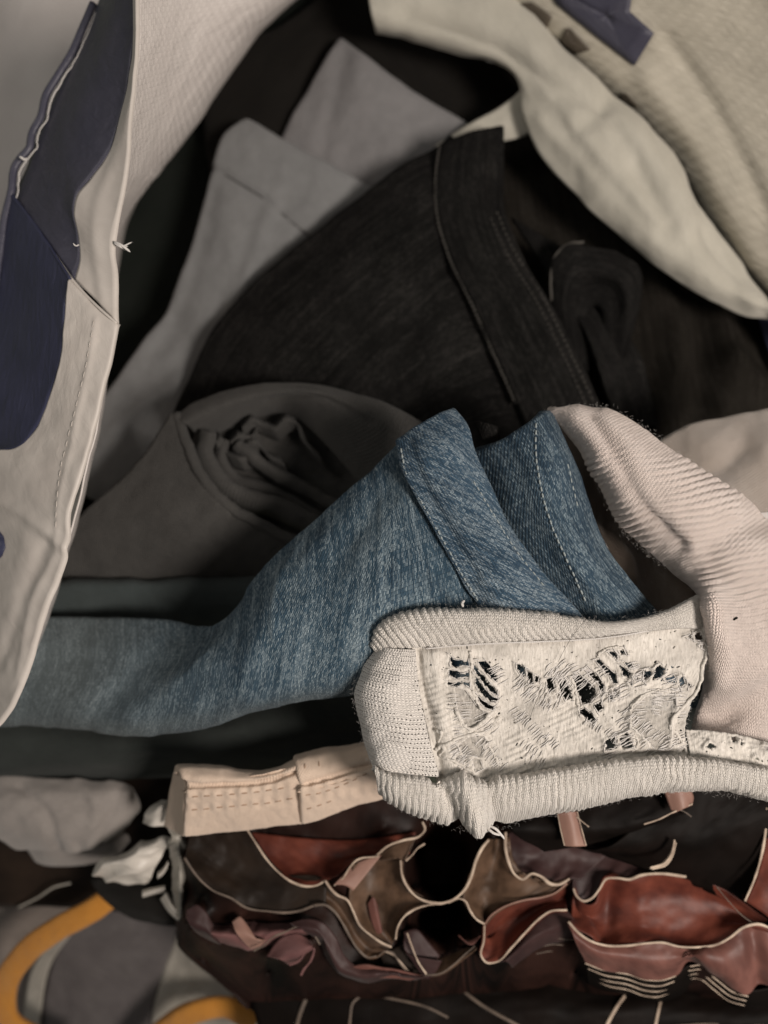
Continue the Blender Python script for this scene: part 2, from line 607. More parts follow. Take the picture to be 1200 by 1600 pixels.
M['brownblack'] = denim('brown_black_denim', (.0085, .0075, .006), (.019, .0165, .0135), (.055, .05, .044), width=.5, length=1.5, amount=.3, bump=.25)
M['teal'] = woven('dark_teal_cotton', (.026, .034, .034), (.046, .056, .056), .7, sheen=.05)
M['darkgreen'] = woven('dark_green_cotton', (.015, .0185, .017), (.030, .035, .032), .7, sheen=.03)
M['cream'] = woven('cream_cotton', (.38, .36, .305), (.49, .465, .40), .8, bump=.15)
M['greige'] = woven('greige_cotton', (.20, .18, .165), (.27, .245, .225), .8)
M['chino'] = woven('beige_twill', (.56, .43, .335), (.66, .53, .425), .55, fleck=.5, bump=.2)
M['chino_dark'] = woven('beige_thread', (.30, .20, .14), (.38, .27, .19), .4)
M['white'] = knit('white_knit', (.70, .65, .58), (.82, .77, .70), 1.15, 1.0, 0, .4, 0)
M['white_rib'] = knit('white_rib', (.69, .64, .575), (.87, .82, .755), 1.12, .95, 0, .6, 0, 1.1)
M['white_holes'] = knit('white_open_knit', (.70, .655, .60), (.84, .795, .745), 1.55, 1.3, math.pi / 2, .5, .8)
M['pink'] = knit('pink_white_knit', (.66, .555, .50), (.80, .695, .635), 1.05, 1.15, math.pi / 2, .5, 0, .8)
M['inner'] = knit('shaded_inner_knit', (.085, .064, .05), (.15, .115, .09), 1.0, 1.0, 0, .3, 0)  # knit of the white top with its shade mixed into the colour
M['palecloth'] = knit('pale_beige_knit', (.36, .305, .26), (.43, .37, .325), .9, .9, .3, .3, 0)
M['thread'] = woven('white_thread', (.60, .57, .54), (.74, .71, .68), .3)
M['navy'] = film('navy_print', (.028, .031, .064), (.040, .043, .084))
M['navy2'] = film('navy_print_paler', (.042, .042, .064), (.060, .058, .082))  # same print in a slightly paler navy
M['rim'] = film('cream_laminate', (.50, .455, .415), (.57, .525, .48), .5, .35)
M['weave'] = poly_weave('white_woven_plastic', (.44, .405, .33), (.52, .48, .40), 2.6, .085)
M['weave2'] = poly_weave('pale_woven_plastic', (.60, .55, .52), (.70, .65, .615), 2.0, .12)
M['brownprint'] = film('brown_print', (.075, .06, .045), (.10, .082, .062))
M['blackcream'] = satin('black_satin', (.0035, .0025, .002), (.0075, .005, .004), .6, .0, spec=.08)
M['bodysatin'] = satin('brown_black_satin', (.0035, .0022, .0018), (.027, .012, .009), .5, 0, spec=.12, patch=30)
M['rust'] = satin('rust_satin', (.060, .012, .007), (.15, .038, .022), .5, spec=.25, patch=12)
M['rose'] = satin('rose_brown_satin', (.085, .034, .027), (.18, .078, .062), .5, spec=.25, patch=12)
M['taupe'] = satin('taupe_satin', (.040, .022, .012), (.12, .070, .043), .5, spec=.25, patch=11)
M['darkbrown'] = satin('dark_brown_satin', (.009, .0055, .0035), (.021, .013, .0085), .5, spec=.15)
M['plum'] = satin('dusky_plum_satin', (.024, .011, .011), (.055, .028, .026), .5, spec=.2)
M['pinksat'] = satin('dusky_pink_satin', (.10, .045, .044), (.19, .092, .086), .5, spec=.3)
M['piping'] = satin('cream_piping', (.24, .175, .13), (.60, .48, .37), .6, patch=9)
M['piping_dull'] = satin('brown_piping', (.075, .055, .042), (.16, .12, .092), .6, patch=8)
M['peach'] = satin('peach_stripe', (.22, .12, .092), (.34, .20, .155), .5)
M['strap'] = woven('orange_webbing', (.36, .145, .018), (.46, .205, .034), 1.2, bump=.3)
M['bagpanel'] = film('purple_grey_panel', (.075, .066, .066), (.105, .094, .092), .55)
M['baglight'] = film('grey_green_panel', (.27, .25, .215), (.34, .315, .275), .32, 1.4)
M['bagbrown'] = film('brown_grey_panel', (.15, .125, .108), (.20, .17, .15), .3, 1.6)
M['plasticwhite'] = film('thin_white_plastic', (.50, .46, .41), (.62, .58, .52), .45, .5)

fl = NT('floor_vinyl', .55, 0, .3)
p_ = fl.pos()
M['floor'] = fl.done(fl.mix(fl.ramp(fl.noise(p_, 14, 5, .6), .3, .7), (.25, .27, .20), (.30, .32, .245)),
                     fl.bump(fl.noise(p_, 260, 3), .4, .5))

# lace: cotton threads with net areas one sees through
lc = NT('white_lace', .95, .3, .15)
u = lc.uv()
hat = lc.noise(lc.map(u, (1500, 330, 1), .6), 1, 2, .6, .3)
dots = lc.noise(u, 900, 2)
net = lc.t.nodes.new('ShaderNodeAttribute'); net.attribute_name = 'net'
mesh_w = lc.math('MULTIPLY', net.outputs['Fac'], lc.ramp(lc.noise(lc.map(u, (1800, 500, 1), .7), 1, 2), .3, .7, .3, .62))
pin = lc.math('MULTIPLY', lc.math('GREATER_THAN', lc.noise(u, 620, 1, .4), .71), lc.math('GREATER_THAN', lc.noise(u, 110, 2), .47))
thin = lc.ramp(lc.noise(u, 62, 3, .6), .48, .72, 0, .5)
al = lc.math('SUBTRACT', 1.0, lc.math('MAXIMUM', lc.math('MAXIMUM', mesh_w, thin), pin))
M['lace'] = lc.done(lc.mix(lc.ramp(hat, .3, .7), (.52, .485, .435), (.70, .66, .605)),
                    lc.bump(dots, .2, .5, lc.bump(hat, .5, .7)), None, al)

# ================================================================== THE SETTING
fv = np.array([(-1.5, -1.5, 0), (1.5, -1.5, 0), (1.5, 1.5, 0), (-1.5, 1.5, 0)], float)
link('floor', raw_mesh('floor', fv, [(0, 1, 2, 3)], fv[:, :2]), M['floor'], kind='structure')

# ================================================================== SHOPPING BAG
bag = thing('shopping_bag', 'white and navy printed woven plastic bag holding the clothes, its rim at the left', 'bag', (80, 600, -200))
RIM_U = [(214, -60, -6), (212, 60, -6), (202, 200, -7), (193, 290, -8), (181, 350, -8), (176, 398, -8), (181, 430, -8), (182, 470, -8), (183, 505, -7.5)]
N1 = [(208, -60, -9), (204, 100, -10), (195, 160, -12), (172, 235, -14), (140, 280, -16), (120, 305, -17), (115, 330, -17), (122, 370, -16), (124, 410, -15), (116, 436, -14)]
B1 = [(180, -60, -42), (120, 85, -44), (85, 150, -45), (55, 220, -46), (38, 268, -47), (18, 305, -48), (18, 312, -46), (40, 335, -40), (80, 385, -28), (112, 436, -15)]

def wrinkle(a, sx, sy, seed):
    return lambda P, U, V: a * vnoise(P[..., 0] / sx, P[..., 1] / sy, seed)

_, Gnav = cloth('navy_print', loft([B1[:6] + [(14, 320, -48)], [(190, -60, -20), (150, 120, -24), (110, 220, -26), (85, 300, -28), (70, 350, -27), (62, 362, -27)], N1], 24, 90), M['navy2'], bag, 0.5,
                disp=lambda P, U, V: .8 * vnoise(P[..., 0] / 50, P[..., 1] / 120, 3))
_, Grim = cloth('rim_band', loft([N1, [(212, -60, -6.5), (208, 100, -7), (199, 180, -8), (186, 250, -10), (168, 310, -11), (150, 345, -12), (150, 385, -11), (152, 420, -11), (152, 472, -10)], RIM_U], 20, 110), M['rim'], bag, 0.6, er=(0, 1.2, 0, 0),
                disp=lambda P, U, V: crease(P, [(190, 120), (180, 240), (150, 330), (150, 400), (160, 470)], 9, .45) + .35 * vnoise(P[..., 0] / 30, P[..., 1] / 60, 8))
# lower panel laps over the upper one
LN = [[(18, 300, -45.5), (60, 356, -30), (108, 436, -13)], [(8, 360, -46), (52, 420, -28), (101, 480, -12)], [(0, 440, -46), (50, 500, -27), (95, 560, -13)],
      [(-15, 520, -46), (36, 580, -28), (75, 628, -16)], [(-40, 600, -46), (12, 640, -30), (52, 674, -19)], [(-50, 660, -46), (-8, 686, -34), (28, 698, -22)], [(-50, 703, -46), (-30, 704, -38), (-8, 705, -28)]]
LNs = [[(x, y, z + 1.6) for x, y, z in r] for r in LN]
cloth('navy_print', loft(LNs, 60, 26), M['navy'], bag, 0.5, disp=wrinkle(.7, 60, 90, 4))
LC = [(107, 434, -10.8), (100, 500, -10.4), (94, 562, -11.4), (74, 630, -14.4), (50, 678, -17.6), (24, 700, -21), (-14, 705, -27), (-50, 760, -38), (-50, 900, -38), (-50, 1050, -38), (-50, 1160, -38)]
RIM_L = [(184, 505, -5.5), (173, 560, -5), (151, 650, -5), (126, 740, -5), (109, 800, -5), (105, 858, -3.5), (85, 920, -5), (63, 980, -6), (45, 1040, -7), (25, 1090, -8), (0, 1128, -9), (-40, 1165, -10)]
MC = [(150, 478, -7.5), (140, 540, -7), (120, 630, -8), (96, 720, -9), (70, 780, -11), (50, 840, -12), (30, 900, -14), (12, 960, -15), (0, 1020, -17), (-15, 1080, -19), (-50, 1130, -22)]
_, Glow = cloth('rim_band', loft([LC, MC, RIM_L], 44, 150), M['rim'], bag, 0.7, er=(0, 1.2, 0.6, 0),
                disp=lambda P, U, V: crease(P, [(150, 500), (138, 570), (112, 690), (92, 780), (90, 850)], 5, .4) + crease(P, [(-20, 770), (40, 805), (102, 856)], 10, 1.3)
                + crease(P, [(88, 862), (55, 930), (28, 1060)], 6, .45) - crease(P, [(70, 850), (30, 950), (0, 1040)], 10, .8) + .7 * vnoise(P[..., 0] / 40, P[..., 1] / 50, 12))
cloth('navy_print', on(Glow, [(-28, 815), (-10, 820), (4, 838), (7, 855), (2, 868), (-12, 884), (-30, 890)], .9)[None].repeat(2, 0) + np.array([[[0, 0, 0]], [[-24, 0, -6]]]), M['navy'], bag, 0.4)
# folded lap: hem ridge along the top of the lower panel
cord('hem', on(Grim, [(110, 434), (135, 462), (160, 486), (182, 505)], 2.2), .5, M['rim'], bag, 30, .6)
cord('hem', [(16, 304, -44), (60, 359, -28.6), (110, 437, -11.2)], .55, M['navy'], bag, 24, .7)
# white overlock thread down the corner seam
tl = [(156, 8), (140, 45), (121, 88), (100, 122), (82, 152), (74, 185), (60, 212), (55, 236), (44, 248), (34, 262), (28, 300), (17, 345), (11, 392), (5, 440), (1, 486)]
cord('thread', [(x, y, -41 - i * .15) for i, (x, y) in enumerate(tl)], .24, M['thread'], bag, 150, 1, wob=2.2)
cord('corner_fold', [(x - 10, y - 3, -44) for x, y in tl], 1.6, M['navy2'], bag, 80, .8)
cord('loose_thread', [(44, 248, -40.5), (38, 249, -39), (30, 244, -38)], .5, M['thread'], bag, 12, 1, True)
for k, e in enumerate([(204, 394), (200, 385), (207, 378), (196, 391)]):
    cord('loose_thread', [(177, 377 + k, -8), (188, 382 + k * 1.2, -7), (e[0], e[1], -8 - k)], .28 if k else .45, M['thread'], bag, 10, 1, True)
cord('loose_thread', [(124, 382, -13), (118, 384, -11), (114, 380, -10)], .25, M['thread'], bag, 10, 1, True)
# inside of the left wall, falling away to the bottom of the bag
IW = [[(214, -60, -8), (212, 60, -8), (200, 200, -9), (190, 300, -10), (176, 400, -11), (175, 520, -11), (150, 660, -12), (100, 860, -14), (40, 1050, -16)],
      [(300, -60, -40), (285, 60, -40), (262, 150, -42), (226, 270, -46), (186, 350, -50), (176, 520, -50), (150, 680, -50), (100, 880, -50), (40, 1060, -52)],
      [(500, -60, -86), (402, 36, -84), (338, 130, -84), (276, 230, -86), (216, 310, -88), (188, 352, -90), (150, 560, -92), (100, 800, -95), (40, 1080, -95)],
      [(480, -60, -190), (392, 36, -190), (328, 130, -190), (270, 230, -190), (212, 310, -190), (200, 420, -190), (160, 620, -190), (110, 820, -190), (60, 1080, -190)]]
cloth('inner_wall', loft(IW, 70, 90), M['weave2'], bag, 0.6, disp=lambda P, U, V: 1.0 * vnoise(P[..., 0] / 60, P[..., 1] / 60, 21) - crease(P, [(200, 272), (230, 272), (260, 270)], 4, .8))
# far wall of the bag, its inside facing us
BW = [[(640, -80, -150), (760, 60, -152), (900, 200, -150), (1040, 330, -146), (1160, 440, -140), (1300, 560, -138)],
      [(700, -80, -88), (830, 20, -90), (960, 130, -92), (1040, 215, -92), (1110, 330, -88), (1260, 520, -84)],
      [(860, -80, -72), (960, 20, -74), (1060, 120, -76), (1130, 210, -74), (1180, 300, -70), (1320, 480, -66)],
      [(1060, -80, -50), (1160, 0, -50), (1240, 100, -50), (1300, 200, -50), (1360, 300, -48), (1440, 420, -46)],
      [(1260, -140, -15), (1360, -60, -15), (1440, 40, -15), (1500, 150, -15), (1560, 260, -15), (1640, 380, -15)]]
_, Gbw = cloth('back_wall', loft(BW, 80, 90), M['weave'], bag, 0.6, disp=lambda P, U, V: 1.2 * vnoise(P[..., 0] / 90, P[..., 1] / 90, 31) - crease(P, [(1040, 60), (1110, 160), (1160, 250), (1200, 340)], 14, 1.6) + crease(P, [(1010, 120), (1090, 230), (1180, 400)], 18, 1.5))
def printed(outline, G, mat, name='navy_print', lift=1.0):
    """flat print: a thin film following the wall"""
    o = np.asarray(outline, float)
    c = o.mean(0)
    rings = [c + (o - c) * k for k in (.02, .35, .7, 1.0)]
    P = np.stack([on(G, np.concatenate([r, r[:1]]), lift) for r in rings])
    return cloth(name, P, mat, bag, .3)
def dens(o, n=6):
    o = list(o) + [o[0]]
    out = []
    for a, b in zip(o[:-1], o[1:]):
        for k in range(n):
            out.append((a[0] + (b[0] - a[0]) * k / n, a[1] + (b[1] - a[1]) * k / n))
    return out
printed(dens([(850, -30), (990, -30), (984, 18), (1022, 52), (991, 103), (935, 60), (868, 6)]), Gbw, M['navy2'])
printed(dens([(814, 6), (830, 4), (862, 26), (850, 56), (806, 34)]), Gbw, M['brownprint'], 'print_mark')
printed(dens([(884, 44), (892, 46), (922, 78), (897, 86), (873, 66)]), Gbw, M['brownprint'], 'print_mark')
printed(dens([(970, 146), (978, 147), (998, 168), (966, 160)]), Gbw, M['brownprint'], 'print_mark')
# bottom and near/right walls close the bag
bt = loft([[(-40, -120, -215), (300, -150, -215), (800, -150, -215), (1400, -50, -215)], [(-60, 700, -215), (400, 700, -215), (900, 700, -215), (1500, 700, -215)], [(-60, 1150, -215), (400, 1180, -215), (900, 1180, -215), (1500, 1180, -215)]], 12, 12)
cloth('base_panel', bt, M['weave2'], bag, 1.0)

# ================================================================== DARK CLOTHES DEEP IN THE BAG
d1 = loft([[(150, 60, -150), (140, 350, -150), (90, 700, -140), (60, 1000, -120)], [(300, 30, -146), (260, 300, -148), (180, 600, -140), (160, 950, -118)], [(480, -40, -150), (420, 220, -150), (400, 560, -140), (420, 900, -120)],
           [(760, -60, -152), (760, 200, -152), (760, 560, -145), (760, 900, -122)]], 40, 60)
o, _ = cloth('dark_jumper', d1, M['blackgreen'], None, 3.0, disp=wrinkle(5, 120, 160, 41))
tag(o, 'almost black green garment lying deepest, between left bag wall and grey cuff', 'jumper')

d2 = loft([[(330, 60, -136), (310, 170, -134), (330, 300, -130)], [(420, 40, -134), (400, 150, -130), (420, 280, -128)], [(560, -40, -134), (560, 80, -131), (560, 300, -130)], [(700, 70, -134), (700, 150, -132), (700, 300, -132)], [(850, 110, -136), (850, 180, -136), (850, 300, -136)]], 50, 40)
o, _ = cloth('black_cardigan', d2, M['black'], None, 3, er=(6, 4, 5, 0), disp=lambda P, U, V: 2.2 * vnoise(P[..., 0] / 70, P[..., 1] / 60, 43) + crease(P, [(700, 85), (735, 98), (790, 110)], 16, 3))
tag(o, 'black soft garment showing behind the grey pocket corner under the cream cloth', 'cardigan')

d3 = loft([[(760, 150, -134), (800, 420, -124), (860, 700, -110)], [(860, 190, -130), (920, 440, -120), (960, 700, -104)], [(1000, 290, -126), (1040, 480, -116), (1080, 720, -98)], [(1180, 420, -120), (1200, 560, -112), (1220, 760, -98)], [(1300, 480, -118), (1320, 600, -112), (1330, 760, -98)]], 60, 50)
o, Gbb = cloth('brown_black_trousers', d3, M['brownblack'], None, 4, disp=lambda P, U, V: 3.5 * vnoise(P[..., 0] / 90, P[..., 1] / 80, 45) + crease(P, [(880, 250), (960, 360), (1060, 520), (1040, 660)], 22, 7) - crease(P, [(1000, 340), (1090, 480), (1090, 640)], 20, 5) + crease(P, [(1100, 460), (1140, 540), (1130, 660)], 22, 6) + crease(P, [(1140, 560), (1190, 600), (1240, 610)], 14, 4) + .5 * vnoise(P[..., 0] / 25, P[..., 1] / 25, 46))
tag(o, 'brown black folded trousers in the dark hollow right of the charcoal jeans', 'trousers')
navy_cloth, _ = cloth('navy_cloth', loft([[(1040, 240, -112), (1100, 330, -110), (1170, 460, -106), (1230, 640, -104)], [(1080, 250, -106), (1130, 340, -104), (1200, 480, -100), (1270, 640, -98)], [(1120, 260, -104), (1180, 360, -102), (1250, 500, -98), (1330, 640, -96)]], 20, 40), M['navy'], None, 2, disp=wrinkle(2, 60, 60, 47))
tag(navy_cloth, 'sliver of dark navy cloth between cream cloth and the far bag wall', 'cloth')

# ================================================================== GREY FOLDED CLOTHES
gA = thing('grey_trousers', 'light grey folded trouser leg with a hemmed end, left of the charcoal jeans', 'trousers', (400, 450, -120))
def hemdisp(P, U, V):
    d = step(P, [(300, 235), (330, 258), (400, 300), (482, 368), (560, 420)], 4, -1.6)
    return d + crease(P, [(330, 258), (400, 300), (482, 368)], 4, -1.1) + 1.8 * vnoise(P[..., 0] / 90, P[..., 1] / 110, 51) + crease(P, [(250, 480), (330, 540), (420, 560)], 30, -3)
_, GA = cloth('trouser_leg', loft([[(384, 176, -116), (346, 206, -116), (325, 262, -115), (282, 400, -113), (236, 500, -110), (172, 590, -106), (120, 660, -100), (90, 760, -98)],
                   [(440, 210, -112), (420, 260, -111), (400, 320, -110), (360, 430, -108), (310, 540, -104), (250, 630, -98), (190, 690, -94), (140, 780, -94)],
                   [(560, 275, -111), (540, 330, -110), (500, 400, -108), (450, 500, -106), (400, 600, -100), (330, 660, -96), (280, 700, -96), (200, 800, -96)],
                   [(680, 345, -113), (640, 420, -112), (590, 500, -110), (540, 580, -108), (480, 650, -106), (420, 700, -104), (360, 740, -102), (260, 820, -100)]], 80, 140),
               M['grey'], gA, 2.0, er=(4, 0, 4, 0), disp=lambda P, U, V: hemdisp(P, U, V) + .7 * vnoise(P[..., 0] / 28, P[..., 1] / 40, 55) + crease(P, [(420, 330), (380, 440), (330, 560)], 14, 1.6) - crease(P, [(330, 300), (300, 420), (250, 540)], 16, 1.4) + crease(P, [(270, 600), (200, 650), (140, 720)], 14, 1.6))
cord('hem_seam', on(GA, [(331, 259), (365, 281), (400, 302), (445, 337), (484, 370)], .1), .35, M['roll'], own(GA), 40, .5)

gB = loft([[(530, 50, -121), (480, 130, -122), (440, 200, -123), (420, 260, -124)], [(575, 85, -118), (540, 160, -118), (510, 240, -119), (490, 320, -120)], [(640, 130, -118), (620, 190, -117), (600, 260, -117), (580, 340, -118)], [(738, 192, -119), (710, 230, -118), (690, 290, -118), (660, 360, -120)]], 70, 60)
o, GB = cloth('grey_shirt', gB, M['grey2'], None, 2.0, er=(4, 3, 4, 0), disp=lambda P, U, V: .7 * vnoise(P[..., 0] / 30, P[..., 1] / 30, 56) - crease(P, [(540, 90), (520, 170), (500, 260)], 14, 1.4) + 1.8 * vnoise(P[..., 0] / 80, P[..., 1] / 80, 53) + crease(P, [(560, 100), (600, 180), (620, 260)], 36, 2))
tag(o, 'warm grey folded shirt with a square corner pointing up behind the trouser hem', 'shirt')

# ================================================================== CREAM CLOTH, upper right
cc = [[(560, -60, -96), (640, -60, -94), (740, -50, -92), (800, -20, -92), (880, 70, -92), (960, 140, -90), (1020, 200, -88), (1062, 250, -86), (1078, 295, -85), (1122, 352, -85), (1165, 405, -85), (1190, 455, -86), (1260, 540, -90)],
      [(572, -20, -93), (648, -5, -90), (742, 20, -88), (820, 60, -86), (880, 120, -84), (950, 180, -81), (1012, 240, -79), (1056, 300, -78), (1090, 350, -78), (1130, 405, -80), (1164, 440, -82), (1202, 475, -85), (1270, 560, -88)],
      [(580, 20, -94), (648, 36, -92), (734, 62, -90), (810, 96, -88), (860, 150, -86), (920, 220, -84), (970, 280, -82), (1020, 334, -80), (1066, 384, -80), (1108, 424, -81), (1152, 456, -83), (1203, 484, -85), (1270, 570, -88)],
      [(586, 44, -100), (645, 60, -99), (720, 82, -97), (790, 110, -94), (838, 160, -92), (884, 246, -90), (940, 314, -87), (1000, 376, -85), (1056, 420, -85), (1108, 456, -85), (1158, 472, -86), (1204, 493, -88), (1270, 580, -90)],
      [(588, 54, -110), (645, 71, -109), (706, 90, -107), (768, 104, -104), (806, 132, -100), (812, 168, -98), (842, 244, -97), (908, 318, -94), (990, 392, -92), (1048, 438, -91), (1108, 474, -91), (1156, 496, -92), (1200, 502, -93), (1265, 592, -95)]]
cw = thing('cream_cloth', 'crumpled cream cotton cloth with a rolled edge, against the far bag wall', 'cloth', (950, 300, -110))
def ccd(P, U, V):
    r = 1.6 * vnoise(P[..., 0] / 70, P[..., 1] / 70, 61)
    r += crease(P, [(640, 25), (740, 60), (860, 130), (940, 160)], 22, -4)
    r += crease(P, [(860, 165), (885, 205), (920, 190), (950, 160)], 14, -1.5) + crease(P, [(960, 190), (990, 240), (1010, 290), (1040, 350)], 16, -2.4)
    r += crease(P, [(900, 200), (960, 270), (1030, 345)], 16, 2.5) + crease(P, [(1100, 370), (1130, 400), (1150, 440)], 20, -3)
    r += crease(P, [(850, 190), (955, 306), (1055, 402), (1180, 474)], 16, 1.6)
    return r
_, GC = cloth('cloth_body', loft(cc, 60, 170), M['cream'], cw, 1.6, er=(2, 2.0, 0, 0), disp=ccd)
_, _ = cloth('folded_corner', loft([[(832, 120, -100), (790, 158, -106), (738, 188, -109), (680, 226, -112)], [(836, 150, -102), (800, 182, -105), (760, 205, -108), (700, 240, -112)], [(850, 200, -104), (810, 215, -106), (770, 225, -110), (710, 262, -115)]], 16, 40), M['cream'], cw, 1.6, er=(1.5, 0, 0, 0), disp=wrinkle(.8, 40, 40, 63))

# ================================================================== CHARCOAL JEANS
cj = thing('charcoal_jeans', 'charcoal black denim jeans folded to a peak, a raised seam and waistband down the right', 'jeans', (600, 480, -110))
leg = loft([[(700, 205, -92), (682, 222, -94), (560, 302, -98), (430, 402, -100), (335, 500, -98), (285, 600, -92), (240, 700, -90)],
            [(735, 300, -88), (700, 310, -86), (600, 380, -88), (490, 470, -90), (400, 560, -88), (350, 640, -86), (300, 740, -86)],
            [(760, 420, -88), (720, 420, -86), (650, 470, -84), (560, 550, -84), (480, 630, -83), (420, 700, -84), (380, 780, -86)],
            [(830, 640, -88), (790, 620, -86), (720, 640, -84), (640, 690, -84), (560, 740, -84), (500, 780, -86), (460, 830, -88)],
            [(900, 740, -88), (840, 730, -88), (760, 740, -88), (660, 780, -88), (580, 830, -88), (520, 870, -90), (480, 900, -92)]], 110, 130)
_, GL = cloth('leg', leg, M['charcoal'], cj, 2.0, er=(3.5, 0, 0, 0), disp=lambda P, U, V: 2.2 * vnoise(P[..., 0] / 110, P[..., 1] / 90, 71) + .5 * vnoise(P[..., 0] / 25, P[..., 1] / 25, 72) + crease(P, [(640, 280), (560, 400), (520, 540)], 40, 2.5) - crease(P, [(690, 430), (640, 540), (660, 640)], 24, 2))
wb = loft([[(690, 216, -89), (682, 262, -86), (682, 330, -84), (702, 400, -83), (742, 482, -82), (776, 560, -82), (815, 650, -82), (850, 740, -84)],
           [(740, 198, -87), (735, 260, -83), (738, 330, -81), (765, 405, -80), (808, 480, -79), (850, 560, -79), (890, 650, -80), (930, 740, -82)],
           [(792, 188, -92), (792, 255, -90), (793, 328, -88), (822, 400, -86), (862, 470, -84), (905, 550, -83), (950, 650, -83), (990, 740, -85)]], 44, 110)
_, GW = cloth('waistband', wb, M['charcoal'], cj, 2.2, er=(1.6, 2.5, 3, 0), disp=lambda P, U, V: .8 * vnoise(P[..., 0] / 60, P[..., 1] / 60, 74) - crease(P, [(778, 200), (776, 330), (800, 390)], 8, 1.5))
stitches('stitching', GW, [(687, 228), (681, 270), (682, 332), (701, 400), (740, 482), (774, 560), (806, 632)], 7, 5.2, .45, M['charcoal_edge'], cj, .9, .25)
cord('seam', on(GW, [(687, 228), (681, 270), (682, 332), (701, 400), (740, 482), (774, 560), (806, 632)], .4), .95, M['charcoal'], own(GW), 80, .6, wob=1.5)
stitches('stitching', Glow, [(146, 500), (136, 560), (112, 660), (92, 745), (86, 830)], 16, 12, .16, M['rim'], bag, .25, .2)
stitches('stitching', GW, [(776, 330), (800, 385), (850, 468), (890, 548), (930, 632)], 9, 6, .3, M['charcoal_edge'], cj, .25, .2)
stitches('stitching', GW, [(766, 340), (790, 392), (838, 470), (878, 550), (916, 632)], 9, 6, .22, M['charcoal_edge'], cj, .2, .2)
# inside of the waistband with a turned-over loop
lp = loft([[(862, 500, -92), (858, 440, -88), (862, 400, -85), (885, 378, -84), (920, 380, -85), (970, 392, -86), (1000, 412, -88), (1003, 470, -92), (985, 540, -96)],
           [(885, 520, -90), (880, 460, -85), (892, 425, -82), (915, 415, -81), (945, 420, -81), (972, 432, -82), (985, 455, -85), (985, 500, -90), (975, 560, -94)],
           [(905, 560, -94), (902, 490, -92), (906, 460, -90), (922, 448, -90), (940, 448, -90), (955, 455, -90), (962, 475, -92), (962, 520, -94), (960, 580, -96)],
            [(922, 580, -98), (918, 540, -97), (918, 505, -96), (925, 484, -95), (932, 480, -95), (938, 486, -95), (941, 512, -96), (941, 548, -97), (938, 600, -98)]], 34, 70)
_, GP = cloth('belt_loop', lp, M['charcoal'], cj, 1.6, er=(2, 2, 0, 0), disp=wrinkle(.8, 30, 30, 76))
cord('seam', on(GP, [(862, 470), (861, 425), (868, 400), (885, 383), (912, 378)], .4), .5, M['charcoal_edge'], own(GP), 40, .6, wob=1)
ip = loft([[(800, 340, -100), (860, 430, -96), (920, 530, -92), (960, 650, -90)], [(850, 370, -100), (900, 450, -98), (950, 540, -94), (990, 660, -92)], [(900, 400, -104), (960, 480, -102), (1010, 560, -98), (1035, 670, -95)]], 26, 50)
cloth('inside_panel', ip, M['charcoal'], cj, 1.8, er=(0, 5, 0, 0), disp=wrinkle(2, 50, 60, 77))

# ================================================================== ROLLED DARK GREY TROUSERS
rt = thing('rolled_trousers', 'dark grey trousers rolled up, the open roll facing the blue jeans', 'trousers', (350, 760, -90))
body = loft([[(272, 640, -58), (215, 722, -60), (130, 800, -64), (60, 880, -70)], [(296, 700, -54), (240, 770, -56), (170, 850, -62), (110, 930, -74)],
             [(352, 786, -52), (320, 830, -54), (270, 880, -62), (230, 940, -76)], [(420, 825, -54), (400, 860, -58), (370, 900, -66), (340, 950, -78)], [(520, 870, -60), (500, 900, -64), (480, 930, -70), (460, 960, -80)]], 70, 60)
_, GR = cloth('outer_layer', body, M['roll'], rt, 2.2, er=(0, 0, 3, 0), disp=lambda P, U, V: 1.6 * vnoise(P[..., 0] / 70, P[..., 1] / 60, 81) + .4 * vnoise(P[..., 0] / 18, P[..., 1] / 18, 82))
top = loft([[(268, 648, -60), (300, 624, -60), (345, 608, -60), (440, 592, -60), (500, 595, -60), (560, 610, -59), (650, 648, -56), (720, 700, -56)],
            [(285, 660, -55), (315, 645, -55), (360, 628, -55), (440, 612, -54), (500, 614, -53), (560, 632, -52), (640, 680, -50), (700, 740, -52)],
            [(300, 672, -60), (330, 662, -61), (370, 645, -62), (440, 626, -62), (490, 632, -58), (540, 662, -54), (600, 720, -52), (650, 780, -54)],
            [(315, 690, -72), (340, 680, -74), (380, 662, -74), (440, 650, -74), (480, 668, -68), (520, 710, -60), (570, 770, -56), (610, 820, -58)]], 44, 110)
cloth('upper_layer', top, M['roll'], rt, 2.2, er=(3, 1.5, 0, 0), disp=lambda P, U, V: 1.0 * vnoise(P[..., 0] / 50, P[..., 1] / 40, 83) - crease(P, [(420, 628), (500, 622), (580, 660)], 5, 1.2))
hollow = loft([[(275, 650, -72), (320, 760, -73), (420, 830, -73), (540, 880, -73)], [(400, 640, -76), (430, 720, -77), (500, 780, -77), (600, 840, -76)], [(560, 620, -74), (600, 680, -74), (660, 740, -74), (720, 800, -74)]], 50, 50)
cloth('inner_layer', hollow, M['roll'], rt, 2.0, disp=lambda P, U, V: 2.5 * vnoise(P[..., 0] / 45, P[..., 1] / 30, 88) + 1.0 * vnoise(P[..., 0] / 18, P[..., 1] / 14, 89))
cord('lip', on(GR, [(276, 646), (290, 690), (312, 738), (352, 786), (410, 820), (470, 850)], .7), 2.2, M['roll'], own(GR), 60, .7, wob=2.5)
